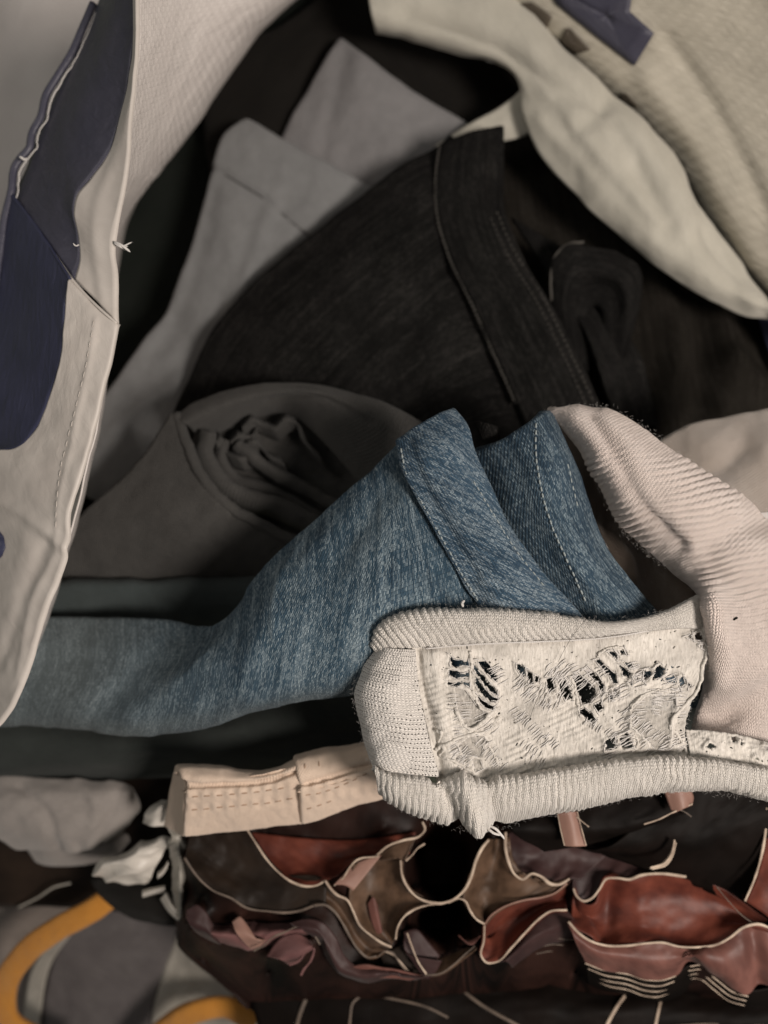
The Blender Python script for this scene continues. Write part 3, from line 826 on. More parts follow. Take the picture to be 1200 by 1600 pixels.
for pts, zz, wd in [([(338, 676), (334, 705), (350, 738), (384, 762), (430, 775), (485, 800), (560, 850)], -58, 30),
                    ([(360, 690), (352, 708), (366, 735), (410, 752), (470, 780), (540, 830)], -66, 22),
                    ([(375, 685), (392, 700), (420, 722), (480, 755), (560, 800)], -64, 20)]:
    q = spline(pts, 50)
    wd *= 1.25
    dn = np.stack([-np.gradient(q[:, 1]), np.gradient(q[:, 0])], -1)
    dn /= np.sqrt((dn ** 2).sum(1, keepdims=True))
    rows = []
    for k, dz in ((0, 0), (.3, 2.2), (.7, 1.2), (1.15, -8)):
        rows.append(np.column_stack([q - dn * wd * -k * .8, np.full(50, zz + dz) - 4 * np.linspace(0, 1, 50)]))
    rows = [rows[0] + np.array([-2, 2, -7])] + rows
    G_ = loft([[tuple(p) for p in r] for r in rows], 16, 60)
    cloth('inner_layer', G_, M['roll'], rt, 1.2, er=(1, 0, 0, 0), disp=lambda P, U, V: .9 * vnoise(P[..., 0] / 22, P[..., 1] / 22, 85))
for pts in [[(346, 684), (340, 692), (348, 706), (360, 712), (376, 716), (390, 710), (384, 694), (396, 690), (410, 700), (418, 712), (440, 722)],
            [(378, 668), (392, 655), (408, 662), (430, 668), (446, 655), (462, 660), (476, 690), (500, 715)],
            [(360, 690), (372, 680), (392, 682), (400, 672)]]:
    q = spline([(x, y, -60 + 2 * math.sin(i * 2.1)) for i, (x, y) in enumerate(pts)], 70)
    q[:, :2] += 1.6 * np.stack([vnoise(np.arange(70) / 4.0, np.zeros(70), 86), vnoise(np.arange(70) / 4.0, np.zeros(70), 87)], -1)
    rows = [q + np.array([dx, dy, dz - 4]) for dx, dy, dz in ((-3, -9, -10), (-1, -4, -2), (0, 0, 0), (2, 6, -2.5), (8, 20, -9))]
    cloth('crumpled_edge', loft([[tuple(p) for p in r] for r in rows], 14, 70), M['roll'], rt, .8)

# ================================================================== TEAL FOLDED CLOTH UNDER THE ROLL
tc = loft([[(40, 906, -72), (100, 903, -70), (220, 900, -68), (380, 897, -66), (480, 890, -64)], [(40, 918, -64), (100, 916, -62), (220, 914, -61), (380, 912, -60), (480, 905, -58)], [(40, 945, -64), (100, 942, -63), (220, 942, -62), (380, 940, -60), (480, 935, -58)], [(30, 1010, -84), (100, 1010, -82), (220, 1010, -80), (380, 1000, -78), (480, 990, -76)]], 36, 90)
o, _ = cloth('teal_tee', tc, M['teal'], None, 2.5, er=(3, 0, 0, 0), disp=wrinkle(1.2, 60, 30, 91))
tag(o, 'dark teal folded tee shirt edge squeezed between the rolled trousers and the blue jeans', 'tee shirt')

# ================================================================== BLUE JEANS
bj = thing('blue_jeans', 'faded blue denim jeans folded over, cuff and second leg at the peak', 'jeans', (500, 950, -40))
legc = [[(-60, 950, -58), (-60, 1000, -48), (-60, 1060, -45), (-55, 1110, -48), (-50, 1142, -62)],
        [(60, 948, -54), (60, 1000, -43), (55, 1050, -40), (45, 1100, -42), (40, 1130, -52), (42, 1136, -62)],
        [(150, 949, -49), (150, 1005, -37), (140, 1060, -32), (125, 1110, -34), (118, 1134, -43), (122, 1140, -54)],
        [(250, 951, -42), (245, 1010, -28), (230, 1070, -22), (212, 1125, -25), (202, 1149, -33), (206, 1153, -44)],
        [(345, 955, -32), (335, 1000, -17), (320, 1060, -10), (306, 1115, -14), (298, 1136, -22), (302, 1141, -34)],
        [(430, 862, -26), (428, 920, -11), (418, 990, -2), (405, 1060, -3), (392, 1102, -10), (394, 1114, -24)],
        [(520, 776, -20), (520, 860, -6), (510, 940, 1), (500, 1020, 0), (492, 1082, -7), (494, 1094, -20)],
        [(600, 706, -16), (610, 800, -3), (610, 900, 2), (605, 1000, 0), (590, 1075, -7), (590, 1086, -18)],
        [(650, 668, -15), (680, 770, -6), (720, 880, -3), (740, 980, -5), (720, 1080, -10), (720, 1090, -20)],
        [(720, 660, -18), (760, 770, -10), (800, 880, -8), (820, 980, -10), (820, 1080, -14), (820, 1090, -20)]]
def jd(P, U, V):
    r = 1.3 * vnoise(P[..., 0] / 120, P[..., 1] / 110, 101) + .5 * vnoise(P[..., 0] / 40, P[..., 1] / 40, 102)
    r += step(P, [(372, 930), (330, 985), (280, 1040), (235, 1090), (200, 1150)], 18, -4.0) * np.clip((1120 - P[..., 1]) / 90, 0, 1)
    r += crease(P, [(430, 900), (330, 1010), (210, 1120)], 26, 1.0) - crease(P, [(600, 760), (520, 900), (480, 1040)], 22, 1.4)
    r += .28 * vnoise(P[..., 0] / 14, P[..., 1] / 26, 103) + .35 * np.sin((P[..., 0] + .35 * P[..., 1]) / 34 + 2 * vnoise(P[..., 0] / 90, P[..., 1] / 90, 107)) * np.clip((P[..., 0] - 380) / 120, 0, 1)
    r += crease(P, [(470, 850), (445, 900), (430, 980), (440, 1060)], 7, .7) + crease(P, [(590, 740), (596, 820), (585, 930)], 6, .6)
    r += crease(P, [(560, 780), (420, 960), (380, 1080)], 20, 1.2) - crease(P, [(260, 985), (190, 1060), (160, 1110)], 22, 1.8)
    return r
_, GJ = cloth('leg', loft(legc, 150, 110), M['jeans'], bj, 1.2, er=(0, 0, 3.5, 0), disp=jd, attr={'lit_tint': lambda P: np.clip((380 - P[..., 0] + .25 * (1050 - P[..., 1])) / 260, 0, 1) ** 1.3 + .45 * np.exp(-((P[..., 1] - (1146 - np.clip(P[..., 0] - 210, 0, 400) * .19)) / 18) ** 2)})  # light painted in: paler grey left end and lower fold edge
cuff = [[(616, 686, -10), (624, 730, -4), (650, 782, -1.5), (690, 852, -1), (722, 912, -2), (750, 955, -3), (780, 1000, -6)],
        [(638, 668, -6), (652, 715, 1), (682, 772, 3.5), (722, 840, 4), (762, 905, 3), (792, 955, 2), (820, 1000, -2)],
        [(680, 644, -6), (702, 690, 2), (728, 755, 4.5), (768, 825, 5), (815, 900, 4), (852, 955, 2), (880, 1000, -2)],
        [(712, 630, -12), (738, 668, -5), (748, 705, -2), (772, 758, -1), (804, 824, -1), (862, 902, -2), (915, 962, -4), (940, 1000, -8)]]
_, GQ = cloth('cuff', loft(cuff, 52, 110), M['jeans2'], bj, 1.2, er=(1.6, 2.4, 2.0, 0), disp=lambda P, U, V: .7 * vnoise(P[..., 0] / 45, P[..., 1] / 45, 104) + crease(P, [(622, 690), (632, 735), (660, 790), (700, 860), (735, 925)], 7, .8) - crease(P, [(640, 690), (660, 750), (700, 825), (745, 900)], 7, .6))
sec = [[(735, 700, -22), (760, 760, -18), (800, 850, -14), (850, 920, -12), (900, 990, -14), (960, 1110, -16)],
       [(772, 686, -15), (800, 740, -9), (835, 830, -7), (880, 910, -7), (930, 990, -10), (990, 1110, -14)],
       [(815, 660, -11), (842, 730, -3), (870, 830, -1.5), (915, 910, -2), (970, 990, -6), (1030, 1110, -14)],
       [(845, 640, -12), (880, 720, -5), (905, 820, -3), (950, 900, -3), (1005, 980, -8), (1070, 1110, -14)],
       [(862, 634, -20), (908, 736, -14), (942, 830, -12), (986, 900, -12), (1040, 966, -16), (1100, 1100, -18)]]
_, GS = cloth('second_leg', loft(sec, 60, 100), M['jeans3'], bj, 1.2, er=(0, 2.5, 3, 0), disp=lambda P, U, V: .8 * vnoise(P[..., 0] / 50, P[..., 1] / 60, 106))
stitches('stitching', GS, [(838, 660), (837, 700), (842, 745), (862, 820), (888, 880), (918, 945)], 11, 9, .33, M['stitch_blue'], bj, .25, .3)
stitches('stitching', GS, [(868, 668), (884, 712), (896, 765), (905, 800)], 12, 9, .28, M['stitch_blue'], bj, .2, .3)
stitches('stitching', GQ, [(626, 700), (634, 738), (662, 790), (700, 858), (728, 908), (752, 946)], 9, 7.5, .36, M['stitch_blue'], bj, .3, .25)
stitches('stitching', GQ, [(740, 752), (770, 802), (805, 858), (850, 915)], 10, 7.5, .26, M['stitch_blue'], bj, .2, .25)
#stitches('stitching', GJ, [(594, 760), (590, 830), (592, 900)], 12, 9, .24, M['stitch_blue'], bj, .15, .2)
#stitches('stitching', GJ, [(510, 840), (440, 930), (410, 1000), (415, 1060)], 11, 8, .22, M['stitch_blue'], bj, .15, .2)
tb = loft([[(735, 655, -20), (742, 672, -18), (752, 690, -22)], [(755, 656, -16), (760, 668, -14), (766, 684, -20)], [(782, 664, -20), (784, 676, -20), (786, 690, -24)]], 12, 10)
cloth('inside_hem', tb, M['charcoal'], bj, 1.0, er=(1, 1, 1, 0))

# ================================================================== DARK CLOTH BELOW THE JEANS
dg = loft([[(-60, 1110, -78), (80, 1120, -74), (250, 1125, -68), (420, 1090, -58), (620, 1060, -50), (900, 1050, -40), (1160, 1060, -38)], [(-60, 1150, -72), (80, 1155, -68), (250, 1160, -60), (420, 1135, -52), (620, 1110, -46), (900, 1100, -38), (1160, 1100, -36)], [(-60, 1190, -76), (80, 1190, -72), (250, 1185, -66), (420, 1175, -60), (620, 1160, -52), (900, 1160, -42), (1160, 1160, -40)], [(-60, 1225, -92), (80, 1222, -90), (250, 1218, -86), (420, 1215, -80), (620, 1200, -74), (900, 1210, -60), (1160, 1210, -56)]], 36, 80)
o, _ = cloth('dark_green_shorts', dg, M['darkgreen'], None, 2.5, er=(0, 3, 0, 0), disp=wrinkle(1.8, 90, 35, 111))
tag(o, 'dark green folded shorts in the shadow under the blue jeans', 'shorts')

# ================================================================== WHITE LACE TOP
wt = thing('lace_top', 'white ribbed knit top with a torn lace panel, lying over the blue jeans', 'top', (830, 1120, -20))
def two(top, bot, zt, zc, zb):
    """column of a band: edge, crest, crest, edge"""
    (x0, y0), (x1, y1) = top, bot
    f = lambda s, z: (x0 + (x1 - x0) * s, y0 + (y1 - y0) * s, z)
    return [f(0, zt), f(.12, (zt + zc * 2) / 3 + .6), f(.4, zc), f(.75, zc * .85 + zb * .15), f(1, zb)]
ub = [two(t_, b_, z0, zc, zb) for t_, b_, z0, zc, zb in [
    ((581, 1010), (588, 1020), -2, 1, 2), ((585, 992), (602, 1016), -1, 4, 4), ((598, 972), (624, 1014), 0, 6.5, 5.5), ((622, 958), (655, 1012), 1, 8, 6), ((655, 953), (692, 1010), 2, 9, 6.5),
    ((740, 950), (748, 1006), 3, 9.5, 7), ((850, 957), (852, 1000), 3, 9.5, 7), ((950, 971), (932, 996), 2, 8.5, 6.5), ((1036, 955), (1024, 986), -2, 4, 4), ((1078, 934), (1072, 982), -4, 2.5, 3), ((1122, 908), (1132, 990), -14, -6, -5)]]
def rib(amp, per):
    def f(P, U, V):
        ph = U / per + .42 * vnoise(P[..., 0] / 34, P[..., 1] / 16, 121, 2)
        m = np.clip(.6 + .6 * vnoise(P[..., 0] / 46, P[..., 1] / 26, 122), .12, 1)
        return amp * m * np.abs(np.sin(math.pi * ph)) ** .7 + .45 * vnoise(P[..., 0] / 26, P[..., 1] / 22, 123) + .16 * vnoise(P[..., 0] / 5, P[..., 1] / 5, 124)
    return f
_, GU = cloth('ribbed_binding', loft(ub, 520, 30), M['white_rib'], wt, 1.6, er=(0, 0, 1.2, .8), disp=lambda P, U, V: rib(1.05, 2.25)(P, U, V) * np.clip((1010 - P[..., 0]) / 160, .25, 1))
lb = [two(t_, b_, z0, zc, zb) for t_, b_, z0, zc, zb in [
    ((582, 1196), (590, 1236), 3, 6, -4), ((610, 1208), (612, 1256), 5, 9, -3), ((650, 1212), (656, 1277), 6, 10, -2), ((688, 1214), (704, 1291), 5.5, 9, -2), ((735, 1217), (750, 1298), 6, 11, -2), ((775, 1214), (790, 1288), 5.5, 9.5, -2),
    ((830, 1207), (840, 1277), 6, 11, -2), ((900, 1195), (905, 1265), 6, 11, -2), ((960, 1186), (970, 1250), 6, 11, -2), ((1010, 1182), (1030, 1240), 6, 11, -2), ((1070, 1182), (1080, 1236), 6, 11, -2), ((1130, 1188), (1135, 1236), 6, 11, -2),
    ((1180, 1196), (1185, 1248), 6, 11, -2), ((1250, 1210), (1250, 1272), 5, 10, -2)]]
def lbd(P, U, V):
    r = rib(.9, 2.2)(P, U, V)
    r += crease(P, [(676, 1205), (700, 1250), (716, 1300)], 9, -2.6) + crease(P, [(716, 1205), (735, 1250), (748, 1300)], 12, 2.6) + crease(P, [(758, 1205), (770, 1250), (778, 1300)], 9, -1.6)
    return r
_, GB2 = cloth('ribbed_binding', loft(lb, 560, 38), M['white_rib'], wt, 1.6, er=(1, 0, .8, 1.5), disp=lbd)
sp = [[(590, 1008, -2), (566, 1040, -2), (553, 1076, -2), (563, 1130, -2), (575, 1180, -3), (588, 1214, -2)],
      [(604, 1012, 5), (582, 1046, 5), (571, 1080, 5), (580, 1132, 5), (592, 1182, 5), (604, 1212, 4)],
      [(628, 1014, 6.5), (614, 1050, 8), (606, 1085, 8.5), (616, 1135, 8.5), (630, 1184, 8), (642, 1213, 6.5)],
      [(650, 1014, 5), (654, 1056, 6), (660, 1095, 6), (669, 1140, 6), (680, 1186, 6), (688, 1215, 5.5)]]
_, GSP = cloth('side_panel', loft(sp, 80, 140), M['white_holes'], wt, 1.2, er=(1, 1.2, 0, .6), disp=lambda P, U, V: 0.14 * np.abs(np.sin(math.pi * (V / 1.35 + .2 * vnoise(P[..., 0] / 20, P[..., 1] / 20, 125)))) + .8 * vnoise(P[..., 0] / 40, P[..., 1] / 40, 126)
               + crease(P, [(556, 1052), (600, 1048), (640, 1052)], 12, -.8))
# the lace panel, its openings cut right through
Z1 = lambda pts: [(550 + x / 4, 930 + y / 4) for x, y in pts]
Z2 = lambda pts: [(840 + x * .3, 930 + y * .3) for x, y in pts]
HOLES = [Z1(h) for h in [
    [(612, 375), (650, 400), (725, 412), (728, 442), (680, 440), (645, 452), (618, 430)],
    [(606, 465), (650, 472), (690, 488), (730, 478), (738, 518), (690, 510), (650, 518), (606, 502)],
    [(596, 535), (640, 552), (685, 534), (728, 555), (732, 578), (690, 552), (640, 570), (598, 556)],
    [(786, 412), (835, 413), (870, 450), (902, 500), (908, 548), (872, 520), (835, 482), (806, 448)],
    [(762, 428), (800, 484), (835, 524), (870, 554), (908, 600), (908, 626), (872, 604), (830, 566), (788, 508), (758, 455)],
    [(762, 490), (800, 544), (840, 594), (872, 630), (914, 642), (892, 664), (850, 655), (808, 616), (772, 558)],
    [(778, 616), (820, 657), (860, 682), (894, 692), (872, 714), (828, 700), (788, 655)],
    [(1028, 430), (1078, 450), (1084, 492), (1060, 504), (1032, 468)], [(1088, 458), (1122, 488), (1134, 542), (1104, 544)], [(1142, 500), (1172, 518), (1164, 544), (1140, 532)]]]
HOLES += [Z2(h) for h in [
    [(48, 430), (76, 428), (88, 490), (62, 508), (44, 470)], [(112, 432), (142, 438), (172, 490), (178, 542), (140, 542), (120, 510), (108, 470)],
    [(178, 422), (216, 412), (262, 450), (298, 490), (303, 522), (272, 558), (230, 563), (215, 520), (200, 470)],
    [(243, 388), (272, 383), (312, 420), (343, 460), (343, 502), (325, 498), (308, 450), (275, 422)],
    [(298, 338), (322, 333), (362, 375), (403, 410), (413, 458), (390, 453), (368, 412), (328, 372)],
    [(363, 293), (395, 288), (418, 315), (412, 333), (385, 317)], [(423, 283), (452, 283), (463, 307), (438, 307)], [(423, 363), (450, 378), (488, 405), (472, 433), (443, 412)],
    [(448, 343), (482, 348), (498, 377), (475, 377)], [(288, 568), (330, 548), (343, 590), (315, 608)], [(213, 598), (240, 588), (277, 615), (303, 650), (287, 668), (250, 642), (223, 627)],
    [(373, 513), (396, 518), (392, 547), (373, 542)], [(398, 490), (422, 492), (417, 527), (398, 527)],
    [(553, 393), (585, 388), (603, 405), (577, 427), (560, 447), (548, 430)], [(608, 383), (640, 362), (663, 380), (652, 412), (620, 433), (593, 442)],
    [(657, 430), (700, 418), (723, 430), (712, 457), (680, 452)], [(733, 428), (757, 428), (768, 460), (745, 478), (733, 455)], [(778, 443), (797, 470), (785, 478)],
    [(353, 757), (385, 738), (407, 738), (407, 790), (385, 802), (353, 802)], [(428, 740), (460, 718), (487, 740), (492, 790), (438, 797)],
    [(813, 208), (845, 193), (863, 220), (852, 242), (820, 232)], [(773, 215), (800, 203), (800, 227)], [(845, 262), (858, 260), (858, 272)], [(500, 420), (516, 424), (512, 438)], [(476, 455), (490, 452), (488, 468)]]]
NETS = [Z1([(640, 578), (700, 590), (752, 650), (790, 702), (845, 742), (800, 802), (740, 832), (690, 802), (660, 722), (648, 640)]),
        Z1([(665, 930), (740, 882), (815, 876), (850, 920), (812, 930), (830, 970), (800, 1012), (740, 992), (690, 985)]),
        Z1([(745, 1010), (800, 1025), (815, 1080), (770, 1100)]),
        Z2([(490, 600), (560, 530), (620, 520), (715, 520), (720, 600), (690, 680), (680, 800), (600, 790), (540, 720), (490, 680)])]
lace = [[(638, 1004, 3), (650, 1060, 4), (664, 1120, 4), (684, 1222, 4)], [(700, 1002, 3), (706, 1060, 3.5), (718, 1120, 3.5), (735, 1222, 3.5)], [(760, 1000, 3), (764, 1060, 1.0), (770, 1130, .5), (778, 1220, 3)], [(840, 996, 3), (840, 1060, 1.5), (842, 1130, .5), (846, 1212, 3)],
        [(920, 990, 3), (920, 1060, 0), (920, 1120, 1.5), (920, 1200, 3)], [(1010, 978, 2), (1012, 1050, 2), (1010, 1110, 3.5), (1006, 1190, 3)], [(1088, 956, -2), (1106, 1000, 0), (1098, 1050, 2), (1082, 1096, 2), (1070, 1140, 2), (1080, 1194, 2)]]
def netf(P):
    m = np.zeros(P.shape[:2])
    for h in NETS:
        m = np.maximum(m, inside(P[..., 0], P[..., 1], h))
    return m
def lrelief(P, U, V):
    sm = np.clip((P[..., 1] - 1015) / 40, .25, 1)
    r = .3 * sm * vnoise(P[..., 0] / 9, P[..., 1] / 9, 131) + 1.1 * vnoise(P[..., 0] / 48, P[..., 1] / 40, 132) + .35 * vnoise(P[..., 0] / 17, P[..., 1] / 14, 136)
    hx = np.sin((P[..., 0] * .45 + P[..., 1] * 1.0) / 9 * 2 * math.pi * .9 + 2.0 * vnoise(P[..., 0] / 30, P[..., 1] / 30, 133))
    r += .24 * hx * np.clip(.5 + vnoise(P[..., 0] / 45, P[..., 1] / 45, 134) * 1.4, 0, 1) * (P[..., 1] > 1030)
    for h in HOLES:                                    # thick thread round every opening
        c = np.mean(h, 0)
        d, _ = polydist(P, list(h) + [h[0]])
        r += .55 * np.exp(-((d - 3.0) / 3.0) ** 2)
    for h in NETS:
        d, _ = polydist(P, list(h) + [h[0]])
        r += .7 * np.exp(-((d - 2.0) / 4.0) ** 2) - .8 * inside(P[..., 0], P[..., 1], h)
    r += crease(P, [(652, 1016), (662, 1080), (680, 1150), (690, 1215)], 6, -1.6) + crease(P, [(680, 1020), (684, 1080), (698, 1150), (716, 1215)], 10, 1.0)
    r += crease(P, [(660, 1012), (740, 1008), (900, 1000), (1080, 968)], 5, -1.0) + crease(P, [(750, 1205), (900, 1184), (1070, 1176)], 6, -1.2)
    return r
_, GLc = cloth('lace_panel', loft(lace, 290, 150), M['lace'], wt, .7, disp=lrelief, holes=HOLES, attr={'net': netf})
def lcord(pts, r=.42, lift=.5):
    cord('lace_thread', on(GLc, pts, lift * .5), r * .7 * (1 + .5 * vnoise(np.arange(60) / 4.0 + pts[0][0], np.zeros(60), 137, 2)), M['lace'], own(GLc), 60, .8, wob=2.6)
lcord(Z1([(740, 350), (745, 430), (742, 520), (760, 600), (790, 680), (850, 735)]), .7)
lcord(Z1([(655, 720), (690, 800), (740, 838), (800, 810), (860, 745), (920, 700)]), .8)
lcord(Z1([(520, 960), (600, 930), (680, 890), (760, 870), (840, 850), (920, 760)]), .8)
lcord(Z1([(530, 840), (560, 860), (540, 920), (580, 960), (550, 1000), (620, 1030), (700, 1070), (760, 1110)]), .7)
lcord(Z1([(820, 920), (870, 960), (900, 1020), (925, 1070)]), .5)
lcord(Z2([(170, 425), (195, 480), (210, 560), (215, 600), (235, 640)]), .6)
lcord(Z2([(690, 690), (710, 640), (760, 580), (820, 520), (850, 450), (858, 380), (880, 300), (885, 240), (860, 170)]), .75)
lcord(Z2([(690, 690), (740, 740), (770, 800), (790, 850)]), .7)
lcord(Z2([(480, 600), (540, 530), (600, 500), (700, 500), (760, 520)]), .5)
lcord(Z2([(490, 735), (525, 760), (515, 795), (485, 812)]), .5)
lcord(Z2([(310, 320), (350, 285), (420, 270), (500, 300)]), .5)
cord('seam', on(GLc, [(664, 1013), (740, 1007), (850, 1002), (930, 998), (1010, 986), (1085, 968)], 1.2), .3, M['thread'], own(GLc), 60, .8, wob=.8)
eb = Bag()
def strand(pts, r, lift):
    q = on(GLc, pts, lift)
    q[0, 2] -= .15; q[-1, 2] -= .25
    eb.add(*tube_geo(W(spline(q, 7)), r / 1000, 4, .7, True))
for _ in range(74):
    cx, cy = random.uniform(705, 1070), random.uniform(1035, 1192)
    if any(inside(np.array([cx]), np.array([cy]), h)[0] for h in HOLES):
        continue
    th = -.45 + 1.1 * float(vnoise(np.array([cx / 70]), np.array([cy / 60]), 310)[0])
    L = random.uniform(14, 26)
    for k in range(random.randint(4, 8)):
        ox, oy = cx - math.sin(th) * k * 5.2 + random.uniform(-2, 2), cy + math.cos(th) * k * 5.2
        bend = random.uniform(-2.5, 2.5)
        strand([(ox - math.cos(th) * L / 2, oy - math.sin(th) * L / 2), (ox + bend * .5, oy + bend), (ox + math.cos(th) * L / 2, oy + math.sin(th) * L / 2)], random.uniform(.13, .24), .28)
for h in HOLES + NETS:
    hh = dens(h, 2)
    for (x, y), (x2, y2) in zip(hh, hh[1:] + hh[:1]):
        if random.random() < .25:
            continue
        tx, ty = x2 - x, y2 - y
        n_ = math.hypot(tx, ty) + 1e-6
        tx, ty = tx / n_, ty / n_
        l = random.uniform(7, 15)
        o1 = random.uniform(-.5, 3.5)                      # just outside the opening, along its edge
        c_ = np.mean(h, 0)
        ux, uy = x - c_[0], y - c_[1]
        un = math.hypot(ux, uy) + 1e-6
        x, y = x + ux / un * o1, y + uy / un * o1
        strand([(x - tx * l / 2, y - ty * l / 2), (x + random.uniform(-1, 1), y + random.uniform(-1, 1)), (x + tx * l / 2, y + ty * l / 2)], random.uniform(.10, .2), .4)
eb.build('embroidery', M['thread'], own(GLc), kind='stuff')
# lace strip running on to the right above the lower binding
ls = loft([[(1070, 1138, 0), (1076, 1165, 3), (1080, 1196, 3)], [(1110, 1140, 1), (1112, 1165, 4), (1114, 1198, 4)], [(1150, 1146, 1), (1152, 1170, 4), (1155, 1202, 4)], [(1240, 1168, 1), (1240, 1185, 4), (1240, 1216, 4)]], 110, 46)
LH = [Z2(h) for h in [[(870, 790), (890, 768), (925, 790), (905, 806)], [(1005, 735), (1030, 732), (1040, 765), (1015, 770)], [(1050, 765), (1075, 770), (1060, 785)], [(1170, 785), (1200, 795), (1190, 812)], [(1120, 850), (1140, 842), (1150, 858)]]]
cloth('lace_panel', ls, M['lace'], wt, .6, er=(0, 0, 1, 0), disp=lambda P, U, V: .7 * vnoise(P[..., 0] / 9, P[..., 1] / 8, 135) + sum(.5 * np.exp(-((polydist(P, list(h) + [h[0]])[0] - 2.5) / 3) ** 2) for h in LH), holes=LH, attr={'net': lambda P: np.zeros(P.shape[:2])})
# the body of the top folding up behind, pinkish
pk = [[(905, 628, -16), (885, 629, -14), (866, 633, -15), (846, 648, -20)],
      [(954, 635, -12), (925, 642, -7), (904, 658, -8), (886, 690, -20)],
      [(1016, 670, -12), (985, 690, -3), (955, 722, -3), (930, 752, -18)],
      [(1064, 706, -12), (1040, 725, -2), (1000, 778, -1), (965, 822, -18)],
      [(1122, 744, -12), (1100, 765, -1), (1050, 825, 0), (1008, 864, -17)],
      [(1205, 796, -12), (1175, 820, 0), (1115, 872, 2), (1070, 890, -5), (1050, 900, -16)],
      [(1290, 870, -10), (1240, 890, 0), (1160, 926, 4), (1112, 930, 5), (1092, 936, -8)],
      [(1310, 960, -8), (1240, 970, 0), (1175, 988, 5), (1116, 984, 6), (1100, 990, -6)],
      [(1310, 1060, -8), (1240, 1060, -2), (1175, 1058, 3), (1112, 1052, 0), (1098, 1054, -10)],
      [(1310, 1130, -10), (1240, 1120, -7), (1175, 1112, -4), (1086, 1108, -12)],
      [(1310, 1180, -8), (1240, 1170, -5), (1175, 1160, -4), (1076, 1156, -10)]]
def pkd(P, U, V):
    x, y = P[..., 0], P[..., 1]
    ph = (y + .22 * x + 10 * vnoise(x / 90, y / 90, 141)) / 10.5
    m = np.clip(.45 + 1.3 * vnoise(x / 75, y / 75, 142), .05, 1) * np.clip((1010 - y) / 80, .2, 1) * np.clip((y - 690) / 40, .1, 1)
    r = 1.15 * m * np.abs(np.sin(math.pi * ph)) ** .8 + 1.2 * vnoise(x / 80, y / 80, 143) + .12 * vnoise(x / 5, y / 4, 144)
    r += crease(P, [(925, 650), (960, 710), (1010, 800), (1060, 850)], 16, -2.6) + crease(P, [(1110, 860), (1150, 830), (1200, 810)], 24, -2.2)
    r += crease(P, [(1120, 1128), (1160, 1105), (1220, 1070)], 20, -3.5) + crease(P, [(1110, 950), (1130, 1000), (1125, 1060)], 16, 1.5)
    return r
_, GPK = cloth('knit_body', loft(pk, 330, 120), M['pink'], wt, 1.4, er=(2, 0, 3, 3), disp=pkd)
cord('lint', on(GPK, [(1146, 969), (1150, 966), (1153, 965)], .3), .35, M['black'], wt, 8, 1, True)
# inside of the top in the hollow behind the jeans, shade put into its colour
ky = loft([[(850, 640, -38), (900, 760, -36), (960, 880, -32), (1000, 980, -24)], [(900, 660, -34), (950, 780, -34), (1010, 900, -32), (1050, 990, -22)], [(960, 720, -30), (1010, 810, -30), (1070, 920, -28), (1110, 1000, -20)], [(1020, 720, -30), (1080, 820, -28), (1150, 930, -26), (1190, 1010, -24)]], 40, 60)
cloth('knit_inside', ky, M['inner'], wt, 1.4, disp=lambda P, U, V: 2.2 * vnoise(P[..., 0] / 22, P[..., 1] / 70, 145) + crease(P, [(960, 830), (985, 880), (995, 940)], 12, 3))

# fluff on the knit edges and the loose ends hanging from the binding
fz = Bag()
def fuzz(line, count, lmin, lmax, r=.022, spread=1.0):
    count, lmax, lmin = int(count * 1.5), lmax * .62, lmin * .6
    q = W(spline(line, 300))
    for _ in range(count):
        p = q[random.randrange(300)] + np.array([random.gauss(0, .0005), random.gauss(0, .0005), random.gauss(0, .0004)])
        a = random.uniform(0, 2 * math.pi)
        L = random.uniform(lmin, lmax) / 1000
        d = np.array([math.cos(a), math.sin(a), random.uniform(-.2, .7)]) * L
        c = np.array([random.gauss(0, .3), random.gauss(0, .3), random.gauss(0, .2)]) * L
        fz.add(*tube_geo(np.stack([p, p + d * .35 + c * .5, p + d * .7 + c * .8, p + d + c * .5]), r / 1000, 3))
fuzz([(584, 1000, 1), (600, 972, 1), (650, 952, 2), (740, 949, 3), (850, 956, 3), (950, 970, 2), (1040, 955, 1)], 230, .5, 1.6)
fuzz([(556, 1060, -1), (553, 1080, -1), (563, 1130, -1), (578, 1195, -2), (590, 1236, -2)], 130, .5, 1.5)
fuzz([(590, 1238, -2), (640, 1270, -2), (740, 1298, -2), (840, 1277, -2), (970, 1250, -2), (1080, 1236, -2), (1190, 1250, -2)], 150, .6, 1.6)
fuzz([(700, 1230, 11), (900, 1225, 11), (1100, 1210, 11), (1200, 1220, 11)], 130, .5, 1.3)
fuzz([(700, 1150, 6), (850, 1130, 6), (1000, 1050, 6)], 120, .5, 1.4)
fuzz([(905, 632, -9), (955, 637, -8), (1016, 672, -8), (1064, 708, -7), (1122, 746, -6), (1200, 796, -5)], 120, .5, 1.4)
fuzz([(905, 690, -14), (935, 755, -14), (970, 825, -14), (1012, 866, -12), (1062, 896, -12)], 130, .5, 1.5)
fuzz([(1110, 990, -4), (1106, 1000, 4), (1098, 1050, 4), (1082, 1096, 4), (1070, 1140, 4)], 90, .5, 1.3)
def nap(G, count, L=.55):
    Q = W(G)
    n = normals(Q)
    for _ in range(count):
        i, j = random.randrange(2, G.shape[0] - 2), random.randrange(1, G.shape[1] - 1)
        p = Q[i, j]
        t = np.array([random.gauss(0, 1), random.gauss(0, 1), random.gauss(0, .5)])
        d = (n[i, j] * random.uniform(.15, .8) + t * .6) * random.uniform(.4, 1.0) * L / 1000
        c = np.array([random.gauss(0, .35), random.gauss(0, .35), 0]) * L / 1000
        fz.add(*tube_geo(np.stack([p, p + d * .5 + c, p + d + c * .3]), .000022, 3))
